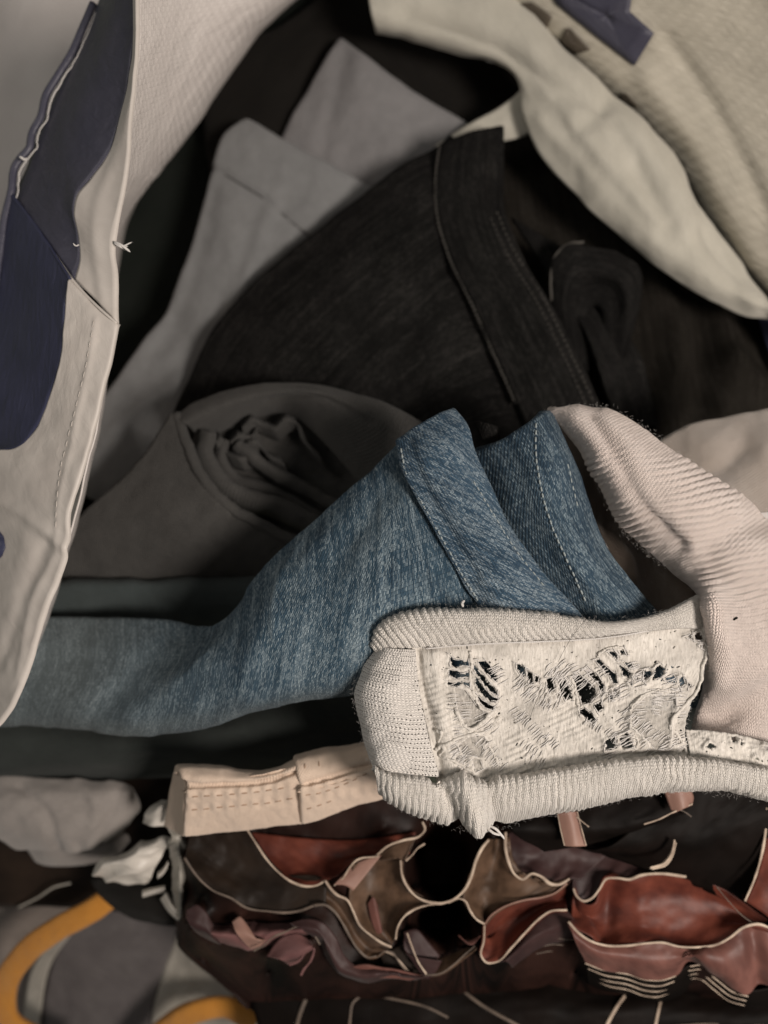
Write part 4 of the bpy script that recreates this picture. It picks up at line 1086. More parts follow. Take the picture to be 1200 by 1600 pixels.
nap(GU, 1500); nap(GB2, 2600); nap(GSP, 900); nap(GPK, 2600, .6); nap(GLc, 1500, .8)
fz.build('fluff', M['thread'], wt, kind='stuff')
for p in [[(762, 1288, 0), (775, 1296, 1), (784, 1306, 0), (788, 1312, -1)], [(758, 1290, 0), (768, 1300, 2), (781, 1306, 2)], [(724, 948, 4), (722, 943, 5), (725, 938, 6)]]:
    cord('loose_thread', p, .45, M['thread'], wt, 14, 1, True, wob=1)
hp = on(GLc, [(872, 1034), (882, 1015), (896, 992)], 2.0)
cord('hair', [tuple(hp[0]), tuple(hp[1]), (896, 992, 9.5), (918, 965, 11.5)], .06, M['brownblack'], wt, 20)
hp = on(GLc, [(826, 1128), (836, 1100), (848, 1075)], 1.5)
cord('hair', hp, .06, M['brownblack'], wt, 20)

# pale cloth behind on the right
pc = loft([[(985, 720, -40), (1000, 760, -34), (1040, 850, -26)], [(1030, 682, -40), (1060, 730, -30), (1110, 830, -22)], [(1085, 654, -40), (1110, 710, -27), (1150, 810, -20)], [(1140, 643, -40), (1160, 700, -26), (1190, 800, -20)], [(1200, 632, -40), (1215, 690, -26), (1235, 800, -20)], [(1310, 610, -40), (1310, 680, -26), (1310, 820, -20)]], 70, 50)
o, _ = cloth('pale_vest', pc, M['palecloth'], None, 2, er=(0, 0, 4, 0), disp=lambda P, U, V: 1.5 * vnoise(P[..., 0] / 60, P[..., 1] / 60, 151) + crease(P, [(1040, 720), (1100, 740), (1160, 700)], 26, -3))
tag(o, 'pale beige knitted vest behind the pinkish knit fold at the right edge', 'vest')

# ================================================================== BEIGE TROUSERS (waistband)
ch = thing('beige_trousers', 'beige twill trousers, stitched waistband with a belt loop peeping out', 'trousers', (430, 1250, -60))
def wcol(x0, y0, xg, yg, xb, yb, dz=0):
    return [(x0, y0, -36 + dz), (x0 * .6 + xg * .4, y0 + (yg - y0) * .35, -27 + dz), (x0 * .2 + xg * .8, y0 + (yg - y0) * .8, -24.5 + dz), (xg, yg, -25.5 + dz), (xg * .92 + xb * .08, yg + (yb - yg) * .08, -24.6 + dz), (xg * .5 + xb * .5, (yg + yb) / 2, -29 + dz), (xb, yb, -37 + dz)]
wl = [wcol(272, 1192, 289, 1227, 285, 1308), wcol(300, 1192, 312, 1227, 312, 1306), wcol(345, 1195, 350, 1226, 350, 1302), wcol(400, 1202, 402, 1223, 402, 1297), wcol(438, 1196, 440, 1214, 440, 1292), wcol(470, 1182, 470, 1203, 472, 1289, -.6)]
gro = [(289, 1228), (350, 1226), (402, 1223), (440, 1214), (468, 1204)]
def chd(line):
    return lambda P, U, V: crease(P, line, 3.2, -1.0) + 1.0 * vnoise(P[..., 0] / 42, P[..., 1] / 40, 161) + .3 * np.sin(P[..., 0] / 3.1) * (np.exp(-((P[..., 1] - 1243 + (P[..., 0] - 300) * .09) / 7) ** 2) + np.exp(-((P[..., 1] - 1264 + (P[..., 0] - 300) * .1) / 7) ** 2)) + .12 * vnoise(P[..., 0] / 7, P[..., 1] / 7, 162)
_, GW1 = cloth('waistband', loft(wl, 130, 90), M['chino'], ch, 1.6, er=(1.4, 0, 2.5, .8), disp=chd(gro))
wr = [wcol(455, 1177, 467, 1226, 470, 1290, 1.6), wcol(480, 1170, 490, 1221, 496, 1282, 1.2), wcol(510, 1164, 522, 1212, 530, 1270, .8), wcol(550, 1158, 558, 1201, 566, 1258, .4), wcol(600, 1150, 602, 1190, 606, 1248), wcol(660, 1140, 660, 1180, 660, 1236)]
_, GW2 = cloth('belt_loop', loft(wr, 110, 90), M['chino'], ch, 1.6, er=(1.6, 0, 3, .8), disp=chd([(467, 1227), (490, 1222), (522, 1213), (558, 1202), (602, 1191)]))
for ln in [[(298, 1245), (375, 1240), (425, 1234), (461, 1227)], [(297, 1266), (369, 1259), (420, 1254), (461, 1247)]]:
    stitches('stitching', GW1, ln, 19, 13, .33, M['chino_dark'], ch, .05, .3)
for ln in [[(476, 1243), (510, 1236), (545, 1222), (575, 1208)], [(478, 1264), (505, 1256), (530, 1246)], [(476, 1192), (477, 1210)], [(498, 1188), (500, 1206)]]:
    stitches('stitching', GW2, ln, 16, 11, .33, M['chino_dark'], ch, .05, .3)
cloth('side_panel', loft([[(274, 1196, -38), (264, 1245, -46), (256, 1290, -54)], [(282, 1205, -34), (278, 1250, -40), (272, 1300, -48)], [(289, 1230, -28), (287, 1265, -32), (286, 1306, -38)]], 16, 30), M['chino'], ch, 1.2, disp=wrinkle(.8, 20, 30, 164))

# ================================================================== LOWER LEFT: crumpled cloths, second bag
g1 = loft([[(-60, 1205, -92), (-60, 1250, -84), (-30, 1290, -84), (30, 1330, -88)], [(10, 1208, -84), (20, 1250, -76), (50, 1300, -76), (90, 1336, -82)], [(100, 1212, -82), (110, 1250, -74), (120, 1300, -74), (130, 1334, -82)], [(196, 1220, -84), (205, 1240, -80), (200, 1275, -80), (160, 1318, -84)], [(206, 1226, -90), (222, 1265, -88), (200, 1290, -88), (162, 1322, -90)]], 60, 60)
o, _ = cloth('greige_blouse', g1, M['greige'], None, 1.6, er=(0, 1.5, 2, 2), disp=lambda P, U, V: 1.6 * vnoise(P[..., 0] / 60, P[..., 1] / 50, 171) + .5 * vnoise(P[..., 0] / 22, P[..., 1] / 20, 172) - crease(P, [(30, 1230), (70, 1270), (90, 1330)], 9, 1.6) + crease(P, [(120, 1215), (150, 1260), (140, 1320)], 9, 1.4) - crease(P, [(190, 1230), (170, 1280), (120, 1320)], 7, 1.3))
tag(o, 'smooth grey beige blouse bulging at the left edge below the dark shorts', 'blouse')
g2 = loft([[(-60, 1240, -100), (20, 1310, -100), (60, 1352, -104)], [(0, 1250, -98), (60, 1325, -94), (95, 1355, -102)], [(60, 1300, -98), (130, 1322, -92), (150, 1352, -100)], [(130, 1320, -98), (175, 1318, -92), (190, 1335, -98)], [(180, 1295, -100), (200, 1305, -96), (205, 1318, -100)]], 40, 30)
o, _ = cloth('greige_scarf', g2, M['greige'], None, 1.4, er=(0, 0, 1, 1.5), disp=wrinkle(1.2, 40, 25, 173))
tag(o, 'thin grey beige scarf edge curving under the bulging blouse', 'scarf')
g3 = loft([[(-60, 1190, -110), (-60, 1420, -118)], [(120, 1200, -110), (120, 1420, -118)], [(300, 1210, -106), (300, 1430, -112)]], 20, 20)
o, _ = cloth('brown_cloth', g3, M['darkbrown'], None, 1.6, disp=wrinkle(3, 60, 60, 174))
tag(o, 'dark brown cloth in the gap between grey blouse and beige waistband', 'cloth')
pw = thing('crumpled_plastic_bag', 'small crumpled white plastic bag below the end of the beige waistband', 'plastic bag', (220, 1350, -80))
def pdz(sd, a=2.2):
    return lambda P, U, V: .75 * a * (.5 - 2 * np.abs(vnoise(P[..., 0] / 44 + P[..., 1] / 50, P[..., 1] / 26, sd + 5, 2))) + .4 * a * vnoise(P[..., 0] / 40 + P[..., 1] / 60, P[..., 1] / 22, sd, 2) + .25 * vnoise(P[..., 0] / 22, P[..., 1] / 9, sd + 1, 2)
cloth('bag_body', loft([[(144, 1366, -74), (165, 1378, -72), (200, 1384, -72), (232, 1378, -72)], [(152, 1350, -70), (175, 1352, -62), (210, 1356, -60), (245, 1352, -64)], [(180, 1335, -70), (205, 1330, -62), (235, 1326, -60), (262, 1330, -64)], [(215, 1318, -74), (235, 1312, -68), (252, 1306, -66), (275, 1310, -68)]], 50, 50), M['plasticwhite'], pw, .4, disp=pdz(181))
cloth('bag_neck', loft([[(224, 1285, -64), (240, 1290, -58), (262, 1290, -60)], [(232, 1262, -60), (250, 1262, -54), (266, 1268, -58)], [(250, 1246, -62), (262, 1248, -58), (270, 1252, -60)]], 24, 24), M['plasticwhite'], pw, .4, disp=pdz(183, 1.4))
cloth('bag_fold', loft([[(262, 1310, -62), (266, 1340, -62), (268, 1380, -64), (276, 1430, -68)], [(276, 1305, -56), (280, 1345, -57), (282, 1385, -59), (282, 1434, -65)], [(300, 1305, -62), (292, 1345, -64), (288, 1390, -66), (290, 1430, -70)]], 24, 50), M['baglight'], pw, .4, disp=pdz(185, 1.2))
cloth('bag_fold', loft([[(250, 1405, -70), (262, 1424, -70), (280, 1440, -72), (296, 1448, -74)], [(258, 1396, -66), (268, 1416, -65), (284, 1430, -66), (298, 1438, -70)], [(262, 1392, -70), (274, 1410, -70), (288, 1424, -72), (298, 1430, -74)]], 14, 36), M['plasticwhite'], pw, .4)
for q in [[(222, 1397, -68), (240, 1392, -66), (258, 1388, -66)], [(246, 1368, -64), (256, 1360, -62), (262, 1350, -62)]]:
    P_ = loft([[(x, y + 6, z - 3) for x, y, z in q], q, [(x, y - 6, z - 3) for x, y, z in q]], 10, 14)
    cloth('bag_fold', P_, M['plasticwhite'], pw, .4)
cloth('bag_neck', loft([[(262, 1292, -58), (280, 1300, -58), (300, 1312, -62)], [(268, 1306, -56), (284, 1316, -56), (300, 1330, -60)], [(262, 1318, -60), (274, 1326, -60), (290, 1338, -64)]], 14, 20), M['baglight'], pw, .4, disp=pdz(187, 1))
bk = loft([[(138, 1372, -92), (150, 1400, -92), (190, 1430, -92), (250, 1448, -92), (300, 1452, -94)], [(160, 1372, -84), (190, 1395, -82), (225, 1418, -82), (262, 1436, -84), (302, 1448, -88)], [(210, 1368, -84), (235, 1385, -82), (255, 1402, -82), (280, 1425, -84), (304, 1440, -88)], [(262, 1350, -92), (275, 1375, -92), (285, 1395, -92), (295, 1410, -92), (306, 1425, -94)]], 36, 50)
o, _ = cloth('black_crescent', bk, M['black'], None, 1.6, er=(1.5, 1.5, 1, 1), disp=wrinkle(1, 40, 30, 191))  # plain black crescent-shaped sheet
tag(o, 'black crescent just below the crumpled white plastic bag', 'cloth')
b2 = thing('handle_bag', 'grey panelled bag with curved orange webbing handles, lower left corner', 'bag', (150, 1550, -200))
cloth('side_panel', loft([[(-80, 1330, -128), (-80, 1500, -150), (-80, 1700, -170)], [(60, 1350, -122), (50, 1480, -150), (60, 1700, -172)], [(170, 1385, -120), (130, 1450, -146), (90, 1700, -170)]], 30, 40), M['bagbrown'], b2, .8, disp=wrinkle(2, 70, 70, 201))
cloth('front_panel', loft([[(150, 1400, -136), (90, 1480, -140), (66, 1580, -146), (60, 1700, -150)], [(220, 1430, -134), (170, 1500, -138), (150, 1590, -144), (140, 1700, -148)], [(285, 1445, -134), (262, 1500, -138), (240, 1580, -144), (225, 1700, -148)]], 40, 50), M['bagpanel'], b2, .8, disp=wrinkle(1.5, 60, 60, 203))
cloth('gusset', loft([[(284, 1444, -132), (262, 1500, -137), (240, 1580, -143), (225, 1700, -147)], [(320, 1456, -126), (330, 1520, -130), (335, 1590, -136), (330, 1700, -142)], [(345, 1462, -132), (375, 1530, -138), (400, 1600, -144), (420, 1700, -150)]], 40, 50), M['baglight'], b2, .8, disp=lambda P, U, V: 1.8 * vnoise(P[..., 0] / 40, P[..., 1] / 50, 205) + crease(P, [(310, 1460), (350, 1520), (385, 1600)], 12, 2))
cloth('edge_strip', loft([[(54, 1690, -147), (62, 1590, -143), (82, 1500, -139), (110, 1460, -137)], [(28, 1690, -150), (36, 1590, -147), (52, 1510, -143), (90, 1462, -140)]], 10, 30), M['baglight'], b2, .6)
cord('piping', [(28, 1418, -116), (60, 1402, -114), (85, 1386, -112), (110, 1380, -112)], .5, M['baglight'], b2, 24)
def strap(path, width, z, mat=M['strap']):
    q = spline(path, 80)
    dn = np.stack([-np.gradient(q[:, 1]), np.gradient(q[:, 0])], -1)
    dn /= np.sqrt((dn ** 2).sum(1, keepdims=True)) + 1e-9
    rows = [np.column_stack([q[:, :2] + dn * wd * width, q[:, 2] + zz]) for wd, zz in ((-.5, -2), (-.2, 0), (.2, 0), (.5, -2))]
    return cloth('handle', loft([[tuple(p) for p in r] for r in rows], 20, 90), mat, b2, 3.0, er=(3.5, 3.5, 0, 0), disp=lambda P, U, V: .8 * vnoise(P[..., 0] / 40, P[..., 1] / 40, 207))
strap([(178, 1398, -96), (140, 1425, -94), (90, 1452, -96), (40, 1490, -102), (8, 1540, -108), (10, 1592, -112), (60, 1625, -116), (130, 1650, -120)], 46, 0)
strap([(210, 1655, -124), (255, 1612, -118), (300, 1584, -112), (350, 1575, -112), (400, 1600, -118)], 44, 0)

# ================================================================== RUFFLED BLACK AND RUST BLOUSE
rb = thing('ruffled_blouse', 'black satin blouse with rust and rose ruffles edged in cream piping', 'blouse', (740, 1420, -80))
RG = []
def ruffle(mat, curves, n1=40, n2=60, seed=0, a=.9, t=.7):
    _, G = cloth('ruffle', loft(curves, n1, n2), M[mat], rb, t, label=M[mat].name.replace('_', ' ') + ' ruffle', disp=lambda P, U, V: a * vnoise(P[..., 0] / 34, P[..., 1] / 34, 220 + seed))
    RG.append(G)
    return G
def zc(pts, z):
    return [(x, y, z) for x, y in pts]
def pipe(pts, z, r=.62, mat='piping'):
    n = 70
    rr = r * .62 * (1 + .45 * vnoise(np.arange(n) / 9.0 + pts[0][0], np.zeros(n) + pts[0][1], 300, 2))
    cord('piping', pts if len(pts[0]) == 3 else zc(pts, z), rr, M[mat], rb, n, .45, m=8)
# left dark panel, the rust panel beside it
L0 = [(386, 1296), (400, 1318), (416, 1342), (434, 1362), (456, 1378), (480, 1385), (496, 1383), (508, 1376)]
L1 = [(288, 1340), (298, 1356), (312, 1374), (332, 1391), (362, 1404), (384, 1418), (420, 1424), (446, 1426), (472, 1422), (490, 1415)]
ruffle('darkbrown', [zc([(300, 1300), (340, 1302), (386, 1296)], -52), zc([(292, 1322), (350, 1350), (440, 1362)], -50), zc(L0[:1] and [(290, 1342), (350, 1382), (420, 1400), (480, 1395), (508, 1380)], -46), zc(L1 + [(510, 1418)], -44)], 40, 60, 1)
pipe(L0, -42.5); pipe(L1, -43, .7, 'piping_dull')
ruffle('rust', [zc([(392, 1300), (480, 1310), (560, 1312), (650, 1300)], -58), zc([(420, 1342), (500, 1345), (560, 1338), (640, 1322)], -54), zc(L0[4:] + [(530, 1366), (548, 1350), (600, 1336), (640, 1330)], -46)], 30, 60, 2)
ruffle('peach', [zc([(552, 1350), (572, 1342), (596, 1336)], -44), zc([(522, 1382), (540, 1384), (552, 1392)], -40)], 16, 20, 3, .3)
pipe([(522, 1384), (536, 1372), (546, 1356), (556, 1345), (592, 1338)], -41, .5)
ruffle('taupe', [zc([(586, 1338), (612, 1322), (650, 1308)], -46), zc([(596, 1344), (620, 1342), (634, 1344)], -43)], 12, 24, 4, .3)
pipe([(586, 1339), (606, 1322), (630, 1313), (656, 1306), (664, 1296), (660, 1284)], -42, .6); pipe([(634, 1345), (644, 1336), (652, 1326), (664, 1318)], -41.5, .5)
# golden brown strip going down to the right
L0b = [(508, 1376), (516, 1388), (526, 1398), (542, 1406), (552, 1424), (562, 1446), (580, 1462), (598, 1474), (612, 1480)]
L1b = [(490, 1415), (508, 1414), (522, 1424), (536, 1444), (548, 1466), (560, 1484), (576, 1496), (588, 1494)]
ruffle('taupe', [zc(L0b, -42), zc([(505, 1396), (525, 1412), (545, 1440), (560, 1466), (580, 1484), (604, 1486)], -47), zc(L1b, -44)], 24, 50, 5, .5)
pipe(L0b, -40.5); pipe(L1b, -42, .7, 'piping_dull')
# the taupe cup and the two black hollows
cupT = [(553, 1352), (580, 1344), (606, 1342), (628, 1346)]
cupB = [(606, 1478), (612, 1472), (616, 1462), (620, 1448)]
ruffle('taupe', [zc([(553, 1352), (548, 1380), (545, 1404), (562, 1444), (590, 1470), (608, 1478)], -42), zc([(584, 1344), (580, 1380), (578, 1410), (588, 1442), (602, 1464), (612, 1476)], -47),
                 zc([(610, 1342), (612, 1370), (618, 1396), (618, 1424), (614, 1450), (615, 1470)], -46), zc([(628, 1346), (630, 1370), (642, 1394), (664, 1408), (640, 1424), (624, 1442), (618, 1466)], -40)], 40, 60, 6)
ruffle('rose', [zc([(574, 1412), (580, 1440), (588, 1460)], -45.4), zc([(584, 1402), (590, 1430), (596, 1458)], -44.6), zc([(590, 1414), (594, 1436), (598, 1456)], -45.6)], 10, 18, 7, .2, .4)
H1 = [(626, 1344), (628, 1366), (638, 1388), (652, 1402), (672, 1410), (692, 1411), (712, 1403), (726, 1390), (736, 1370), (744, 1344), (754, 1324), (764, 1312)]
pipe(H1, -38, .75)
pipe([(690, 1412), (666, 1415), (646, 1422), (630, 1434), (621, 1450), (618, 1468)], -38.5, .6)
pipe([(700, 1411), (718, 1404), (727, 1408), (734, 1422), (744, 1436), (757, 1444)], -38.5, .55)
# rose taupe cup between the hollow and the plum panel
ruffle('taupe', [zc([(764, 1312), (746, 1344), (732, 1378), (724, 1404), (740, 1430), (757, 1444)], -40), zc([(780, 1312), (772, 1350), (764, 1390), (762, 1420), (764, 1438)], -46), zc([(790, 1310), (797, 1350), (806, 1374), (800, 1400), (784, 1420)], -43), zc([(792, 1308), (804, 1360), (830, 1368), (862, 1384), (886, 1376), (870, 1392), (830, 1402)], -42)], 44, 60, 8)
L6 = [(790, 1300), (790, 1326), (796, 1350), (804, 1366), (816, 1374), (832, 1365), (846, 1370), (860, 1381), (874, 1382), (890, 1373)]
pipe(L6, -38.5, .85)
ruffle('plum', [zc([(794, 1296), (840, 1290), (900, 1296), (980, 1320)], -44), zc([(794, 1330), (830, 1335), (880, 1335), (940, 1345)], -46), zc(L6[3:] + [(905, 1376)], -42)], 30, 60, 9)
L7 = [(757, 1445), (766, 1432), (780, 1421), (800, 1412), (822, 1406), (848, 1402), (866, 1396), (886, 1380)]
L8 = [(757, 1446), (756, 1470), (752, 1494), (760, 1504), (776, 1503), (800, 1480), (822, 1456), (842, 1436), (860, 1424), (886, 1422)]
ruffle('taupe', [zc(L6[4:], -42), zc([(790, 1400), (830, 1388), (880, 1382)], -45), zc(L7, -41)], 20, 50, 10, .4)
ruffle('rust', [zc(L7, -42), zc([(758, 1470), (780, 1446), (820, 1426), (884, 1400)], -50), zc(L8, -42)], 30, 70, 11, .6)
pipe(L7, -40, .5, 'peach'); pipe(L8, -40, .65)
ruffle('plum', [zc(L8[4:], -43), zc([(790, 1502), (840, 1462), (900, 1440)], -40), zc([(800, 1512), (850, 1480), (915, 1464)], -46)], 22, 40, 12, .6)
for k in range(3):
    pipe([(830, 1474 + k * 9), (862, 1466 + k * 10), (900, 1468 + k * 9), (915, 1462 + k * 10)], -44 - k * 3, .32, 'piping_dull')
# fins inside the second hollow
ruffle('plum', [zc([(630, 1456), (650, 1452), (668, 1470), (688, 1494)], -46), zc([(640, 1490), (652, 1510), (664, 1524)], -44), zc([(690, 1500), (680, 1518), (668, 1528)], -44)], 20, 30, 13, .5)
pipe([(636, 1458), (644, 1480), (654, 1504), (666, 1522)], -42, .55)
ruffle('taupe', [zc([(660, 1500), (690, 1496), (730, 1480)], -50), zc([(664, 1526), (690, 1522), (720, 1500), (744, 1480)], -44)], 16, 30, 14, .4)
pipe([(664, 1524), (688, 1521), (708, 1508), (728, 1490), (742, 1478)], -43, .45, 'piping_dull')
ruffle('rose', [zc([(716, 1460), (728, 1470), (742, 1466)], -45), zc([(730, 1474), (738, 1476), (750, 1462)], -43)], 8, 12, 15, .1, .4)
pipe([(600, 1486), (614, 1492), (628, 1506), (644, 1524)], -43, .5); pipe([(590, 1496), (602, 1486), (612, 1488), (624, 1504), (638, 1520), (648, 1526)], -42, .4, 'piping_dull')
ruffle('darkbrown', [zc([(592, 1490), (610, 1484), (640, 1470)], -48), zc([(600, 1506), (630, 1520), (660, 1524)], -46)], 12, 24, 16, .3)
# pink ruffles at the left
ruffle('pinksat', [zc([(292, 1424), (320, 1440), (350, 1444), (380, 1440), (420, 1446), (460, 1440)], -54), zc([(296, 1440), (330, 1458), (366, 1462), (400, 1460), (440, 1456), (480, 1452)], -46), zc([(330, 1472), (360, 1480), (396, 1486), (420, 1478), (450, 1462), (490, 1460)], -50)], 30, 70, 17, 1.6)
ruffle('plum', [zc([(290, 1422), (306, 1414), (322, 1424), (334, 1446)], -44), zc([(294, 1442), (312, 1448), (330, 1462)], -42), zc([(312, 1462), (330, 1472), (344, 1478)], -48)], 20, 30, 18, .8)
ruffle('peach', [zc([(362, 1440), (374, 1432), (384, 1440)], -45), zc([(372, 1462), (388, 1466), (404, 1470)], -42), zc([(392, 1484), (406, 1480), (416, 1470)], -46)], 16, 20, 19, .3)
ruffle('pinksat', [zc([(416, 1494), (440, 1464), (462, 1458), (486, 1470)], -46), zc([(440, 1500), (464, 1490), (488, 1480)], -42), zc([(450, 1508), (470, 1500), (480, 1486)], -48)], 20, 26, 20, .6)
pipe([(396, 1486), (414, 1476), (424, 1466), (446, 1456), (466, 1448), (488, 1458), (500, 1476)], -42, .5, 'piping_dull')
pipe([(452, 1508), (466, 1502), (478, 1488), (490, 1482), (486, 1500), (474, 1516), (470, 1524)], -43, .7, 'pinksat')
ruffle('plum', [zc([(452, 1442), (476, 1436), (502, 1440), (524, 1462), (540, 1494), (562, 1512), (600, 1514), (664, 1524)], -42), zc([(470, 1450), (496, 1456), (512, 1480), (528, 1510), (556, 1524), (600, 1522), (660, 1528)], -40), zc([(500, 1470), (512, 1500), (530, 1522), (560, 1534), (600, 1532), (650, 1532)], -48)], 26, 80, 21, .8)
ruffle('rose', [zc([(546, 1514), (570, 1508), (590, 1512), (630, 1518), (660, 1526)], -41), zc([(552, 1528), (572, 1532), (600, 1528), (640, 1532)], -43)], 14, 40, 22, .6)
# right-hand ruffles: rust above, rose below, triple cream lines under the hem
L9 = [(896, 1388), (901, 1400), (912, 1408), (924, 1404), (936, 1390), (948, 1373), (964, 1372), (984, 1374), (1000, 1368), (1030, 1365), (1072, 1370)]
L10 = [(888, 1440), (902, 1456), (922, 1470), (944, 1477), (976, 1478), (1010, 1474), (1036, 1473), (1060, 1479), (1090, 1480), (1120, 1476), (1142, 1464), (1160, 1450), (1184, 1444), (1215, 1456), (1260, 1470)]
L11 = [(914, 1504), (940, 1514), (976, 1520), (1010, 1530), (1034, 1531), (1056, 1524), (1078, 1509), (1100, 1507), (1124, 1524), (1148, 1542), (1172, 1549), (1200, 1546), (1260, 1536)]
ruffle('plum', [zc([(894, 1330), (960, 1330), (1060, 1345), (1120, 1370)], -50), zc(L9[:4] + L9[4:], -44)], 16, 60, 23, .6)
_, GR1 = cloth('ruffle', loft([zc(L9 + [(1130, 1390), (1200, 1440)], -42), zc([(896, 1400), (906, 1425), (960, 1410), (1040, 1400), (1120, 1410), (1196, 1446)], -45), zc([(892, 1430), (920, 1446), (980, 1446), (1060, 1450), (1130, 1442), (1200, 1450)], -42), zc(L10, -36)], 60, 120), M['rust'], rb, .8,
               disp=lambda P, U, V: 1.0 * vnoise(P[..., 0] / 60, P[..., 1] / 50, 251) + crease(P, [(925, 1405), (912, 1440), (920, 1466)], 14, 2.4) + crease(P, [(958, 1380), (952, 1420), (950, 1460)], 14, -2.5) + crease(P, [(1000, 1380), (1000, 1470)], 16, 1.2))
pipe(L9, -41, .8); pipe(L10, -35, .85)
_, GR2 = cloth('ruffle', loft([zc(L10, -36), zc([(896, 1464), (930, 1486), (980, 1496), (1040, 1500), (1090, 1494), (1140, 1496), (1180, 1500), (1260, 1500)], -34), zc(L11, -40)], 50, 140), M['rose'], rb, .8,
               disp=lambda P, U, V: 1.0 * vnoise(P[..., 0] / 50, P[..., 1] / 40, 253) + crease(P, [(1100, 1490), (1130, 1510), (1160, 1545)], 16, 2.5) + crease(P, [(1180, 1460), (1190, 1540)], 14, -3) + crease(P, [(1075, 1485), (1080, 1510)], 14, -2))
_, _ = cloth('hem', loft([zc(L11, -40.5), zc([(x + 2, y + 20, 0) for x, y in L11] and [(x + 2, y + 20) for x, y in L11], -50), zc([(x + 4, y + 34) for x, y in L11], -62)], 20, 120), M['blackcream'], rb, .8)
for k in range(4):
    seg = [(x + k * 2, y + 1 + k * 8.5) for x, y in L11[:6]]
    seg = [(x + (970 - x) * .05 * k, y) for x, y in seg]
    pipe(seg, -39.6 - k * 4.3, .42 - .03 * k)
    seg = [(x - k * 3, y + 1 + k * 7) for x, y in L11[6:11]]
    pipe(seg, -39.6 - k * 3.6, .42 - .03 * k)
# black flaps with cream stripes under the white binding
ruffle('blackcream', [zc([(796, 1270), (900, 1255), (1010, 1235), (1090, 1225)], -34), zc([(800, 1300), (900, 1300), (1000, 1288), (1060, 1270)], -30), zc([(850, 1330), (930, 1318), (1010, 1300), (1080, 1272)], -36)], 24, 50, 24, .8)
ruffle('blackcream', [zc([(1050, 1225), (1140, 1220), (1280, 1225)], -36), zc([(960, 1320), (1080, 1310), (1180, 1290), (1280, 1290)], -32), zc([(900, 1325), (1010, 1360), (1120, 1400), (1210, 1450)], -44)], 30, 50, 25, 1.2)
st = loft([zc([(871, 1270), (876, 1296), (882, 1322)], -27), zc([(889, 1268), (896, 1296), (900, 1323)], -25.5), zc([(902, 1268), (908, 1296), (916, 1322)], -27)], 14, 24)
cloth('stripe', st, M['peach'], rb, .7)
pipe([(902, 1268), (909, 1296), (916, 1321)], -26, .3); pipe([(871, 1270), (876, 1296), (882, 1321)], -26, .3)
st = loft([zc([(1037, 1236), (1044, 1256), (1050, 1272)], -27), zc([(1062, 1236), (1066, 1252), (1068, 1264)], -25), zc([(1080, 1234), (1084, 1246), (1082, 1258)], -27)], 14, 20)
cloth('stripe', st, M['peach'], rb, .7)
pipe([(1006, 1288), (1030, 1280), (1050, 1270), (1066, 1263), (1082, 1256)], -26, .45); pipe([(1060, 1264), (1072, 1270), (1080, 1276)], -26, .5, 'piping_dull')
pipe([(900, 1276), (910, 1284), (920, 1292)], -26, .3)
P_ = loft([zc([(1054, 1314), (1046, 1334), (1034, 1348), (1014, 1356)], -29), zc([(1056, 1318), (1052, 1338), (1040, 1354), (1020, 1357)], -28.4)], 8, 24)
cloth('stripe', P_, M['piping'], rb, .6)
pipe([(1054, 1312), (1050, 1332), (1038, 1349), (1016, 1356)], -28.5, .7)
pipe([(1120, 1386), (1140, 1410), (1164, 1434), (1196, 1452)], -36, .3, 'piping_dull')
ruffle('rust', [zc([(1198, 1262), (1192, 1330), (1178, 1380), (1164, 1408)], -34), zc([(1240, 1270), (1230, 1340), (1210, 1400), (1196, 1430)], -32), zc([(1290, 1280), (1280, 1360), (1250, 1430), (1230, 1460)], -36)], 24, 40, 26, .6)
pipe([(1198, 1262), (1196, 1300), (1190, 1336), (1178, 1376), (1164, 1408)], -32.5, .75)

# the body of the blouse runs on behind and between the ruffles
RG += [GR1, GR2]
pts = np.concatenate([g[::2, ::2].reshape(-1, 3) for g in RG])
pts[:, 2] -= 1.8
deep = [(x, y, -92) for x in range(660, 722, 6) for y in range(1326, 1386, 5)] + [(x, y, -86) for x in range(660, 722, 6) for y in range(1430, 1452, 5)] + [(680, 1360, -92), (320, 1400, -56), (420, 1408, -54), (420, 1520, -70), (700, 1560, -72), (560, 1580, -74), (860, 1540, -72), (1080, 1560, -72), (1250, 1560, -72), (900, 1520, -66), (1000, 1545, -70), (300, 1500, -80), (350, 1600, -88), (520, 1640, -84), (900, 1650, -80), (1200, 1650, -78), (600, 1290, -56), (700, 1270, -48), (800, 1250, -46), (450, 1290, -58), (1140, 1440, -56), (320, 1280, -66)]
pts = np.concatenate([pts, np.array(deep, float)])
NX, NY = 170, 62
gx, gy = np.meshgrid(np.linspace(275, 1290, NX), np.linspace(1235, 1580, NY), indexing='ij')
fix = np.full((NX, NY), 1e9)
ii = np.rint((pts[:, 0] - 275) / 1015 * (NX - 1)).astype(int)
jj = np.rint((pts[:, 1] - 1235) / 345 * (NY - 1)).astype(int)
ok = (ii >= 0) & (ii < NX) & (jj >= 0) & (jj < NY)
np.minimum.at(fix, (ii[ok], jj[ok]), pts[ok, 2])
fix[:, -1] = -82
fix[0, :] = np.minimum(fix[0, :], -78)
known = fix < 1e8
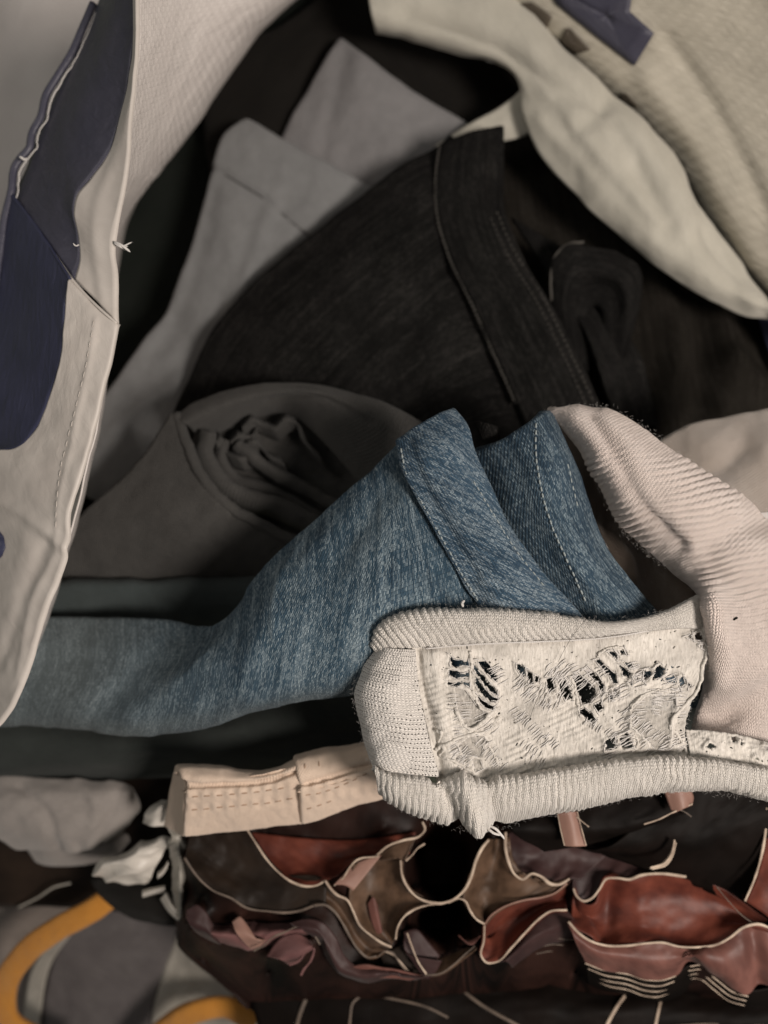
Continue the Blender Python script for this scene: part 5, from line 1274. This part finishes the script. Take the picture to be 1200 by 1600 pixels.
gz = np.where(known, fix, -60.0)
for _ in range(500):
    a = np.pad(gz, 1, mode='edge')
    r = (a[:-2, 1:-1] + a[2:, 1:-1] + a[1:-1, :-2] + a[1:-1, 2:]) / 4
    gz = np.where(known, np.minimum(fix, .6 * fix + .4 * r), r)
gx = gx + np.clip((1480 - gy) / 250, -1, 0) * np.clip((420 - gx) / 145, 0, 1) * -300
cloth('blouse_body', np.stack([gx, gy, gz], -1), M['bodysatin'], rb, 1.0, disp=lambda P, U, V: .7 * vnoise(P[..., 0] / 40, P[..., 1] / 40, 211))

# ================================================================== DARK STRIPED SKIRT ALONG THE BOTTOM
sk = thing('striped_skirt', 'black brown satin skirt with thin cream stripes along the bottom of the photo', 'skirt', (780, 1590, -90))
sb = loft([[(380, 1520, -84), (400, 1590, -78), (420, 1700, -84)], [(540, 1530, -76), (545, 1590, -68), (550, 1700, -76)], [(680, 1528, -74), (690, 1585, -66), (700, 1700, -74)], [(880, 1530, -72), (890, 1585, -62), (900, 1700, -70)], [(1080, 1540, -70), (1080, 1590, -60), (1090, 1700, -68)], [(1300, 1540, -68), (1300, 1590, -58), (1300, 1700, -66)]], 90, 40)
_, GSK = cloth('skirt_body', sb, M['blackcream'], sk, 1.0, er=(0, 0, 2, 0), disp=lambda P, U, V: 1.6 * vnoise(P[..., 0] / 60, P[..., 1] / 40, 261))
for pts, r, mt in [([(546, 1640), (547, 1590), (552, 1566), (566, 1556), (582, 1556), (620, 1562), (670, 1575), (700, 1590)], .55, 'piping_dull'), ([(706, 1530), (726, 1550), (752, 1570), (790, 1592), (820, 1608)], .75, 'piping_dull'), ([(976, 1556), (962, 1576), (948, 1602), (940, 1630)], .8, 'piping'), ([(1034, 1556), (1029, 1578), (1024, 1602), (1020, 1630)], .7, 'piping'), ([(1040, 1604), (1100, 1600), (1200, 1603)], .4, 'piping_dull'), ([(478, 1560), (470, 1580), (462, 1610)], .9, 'piping_dull')]:
    cord('stripe', on(GSK, pts, .3), r, M[mt], own(GSK), 50, .7)
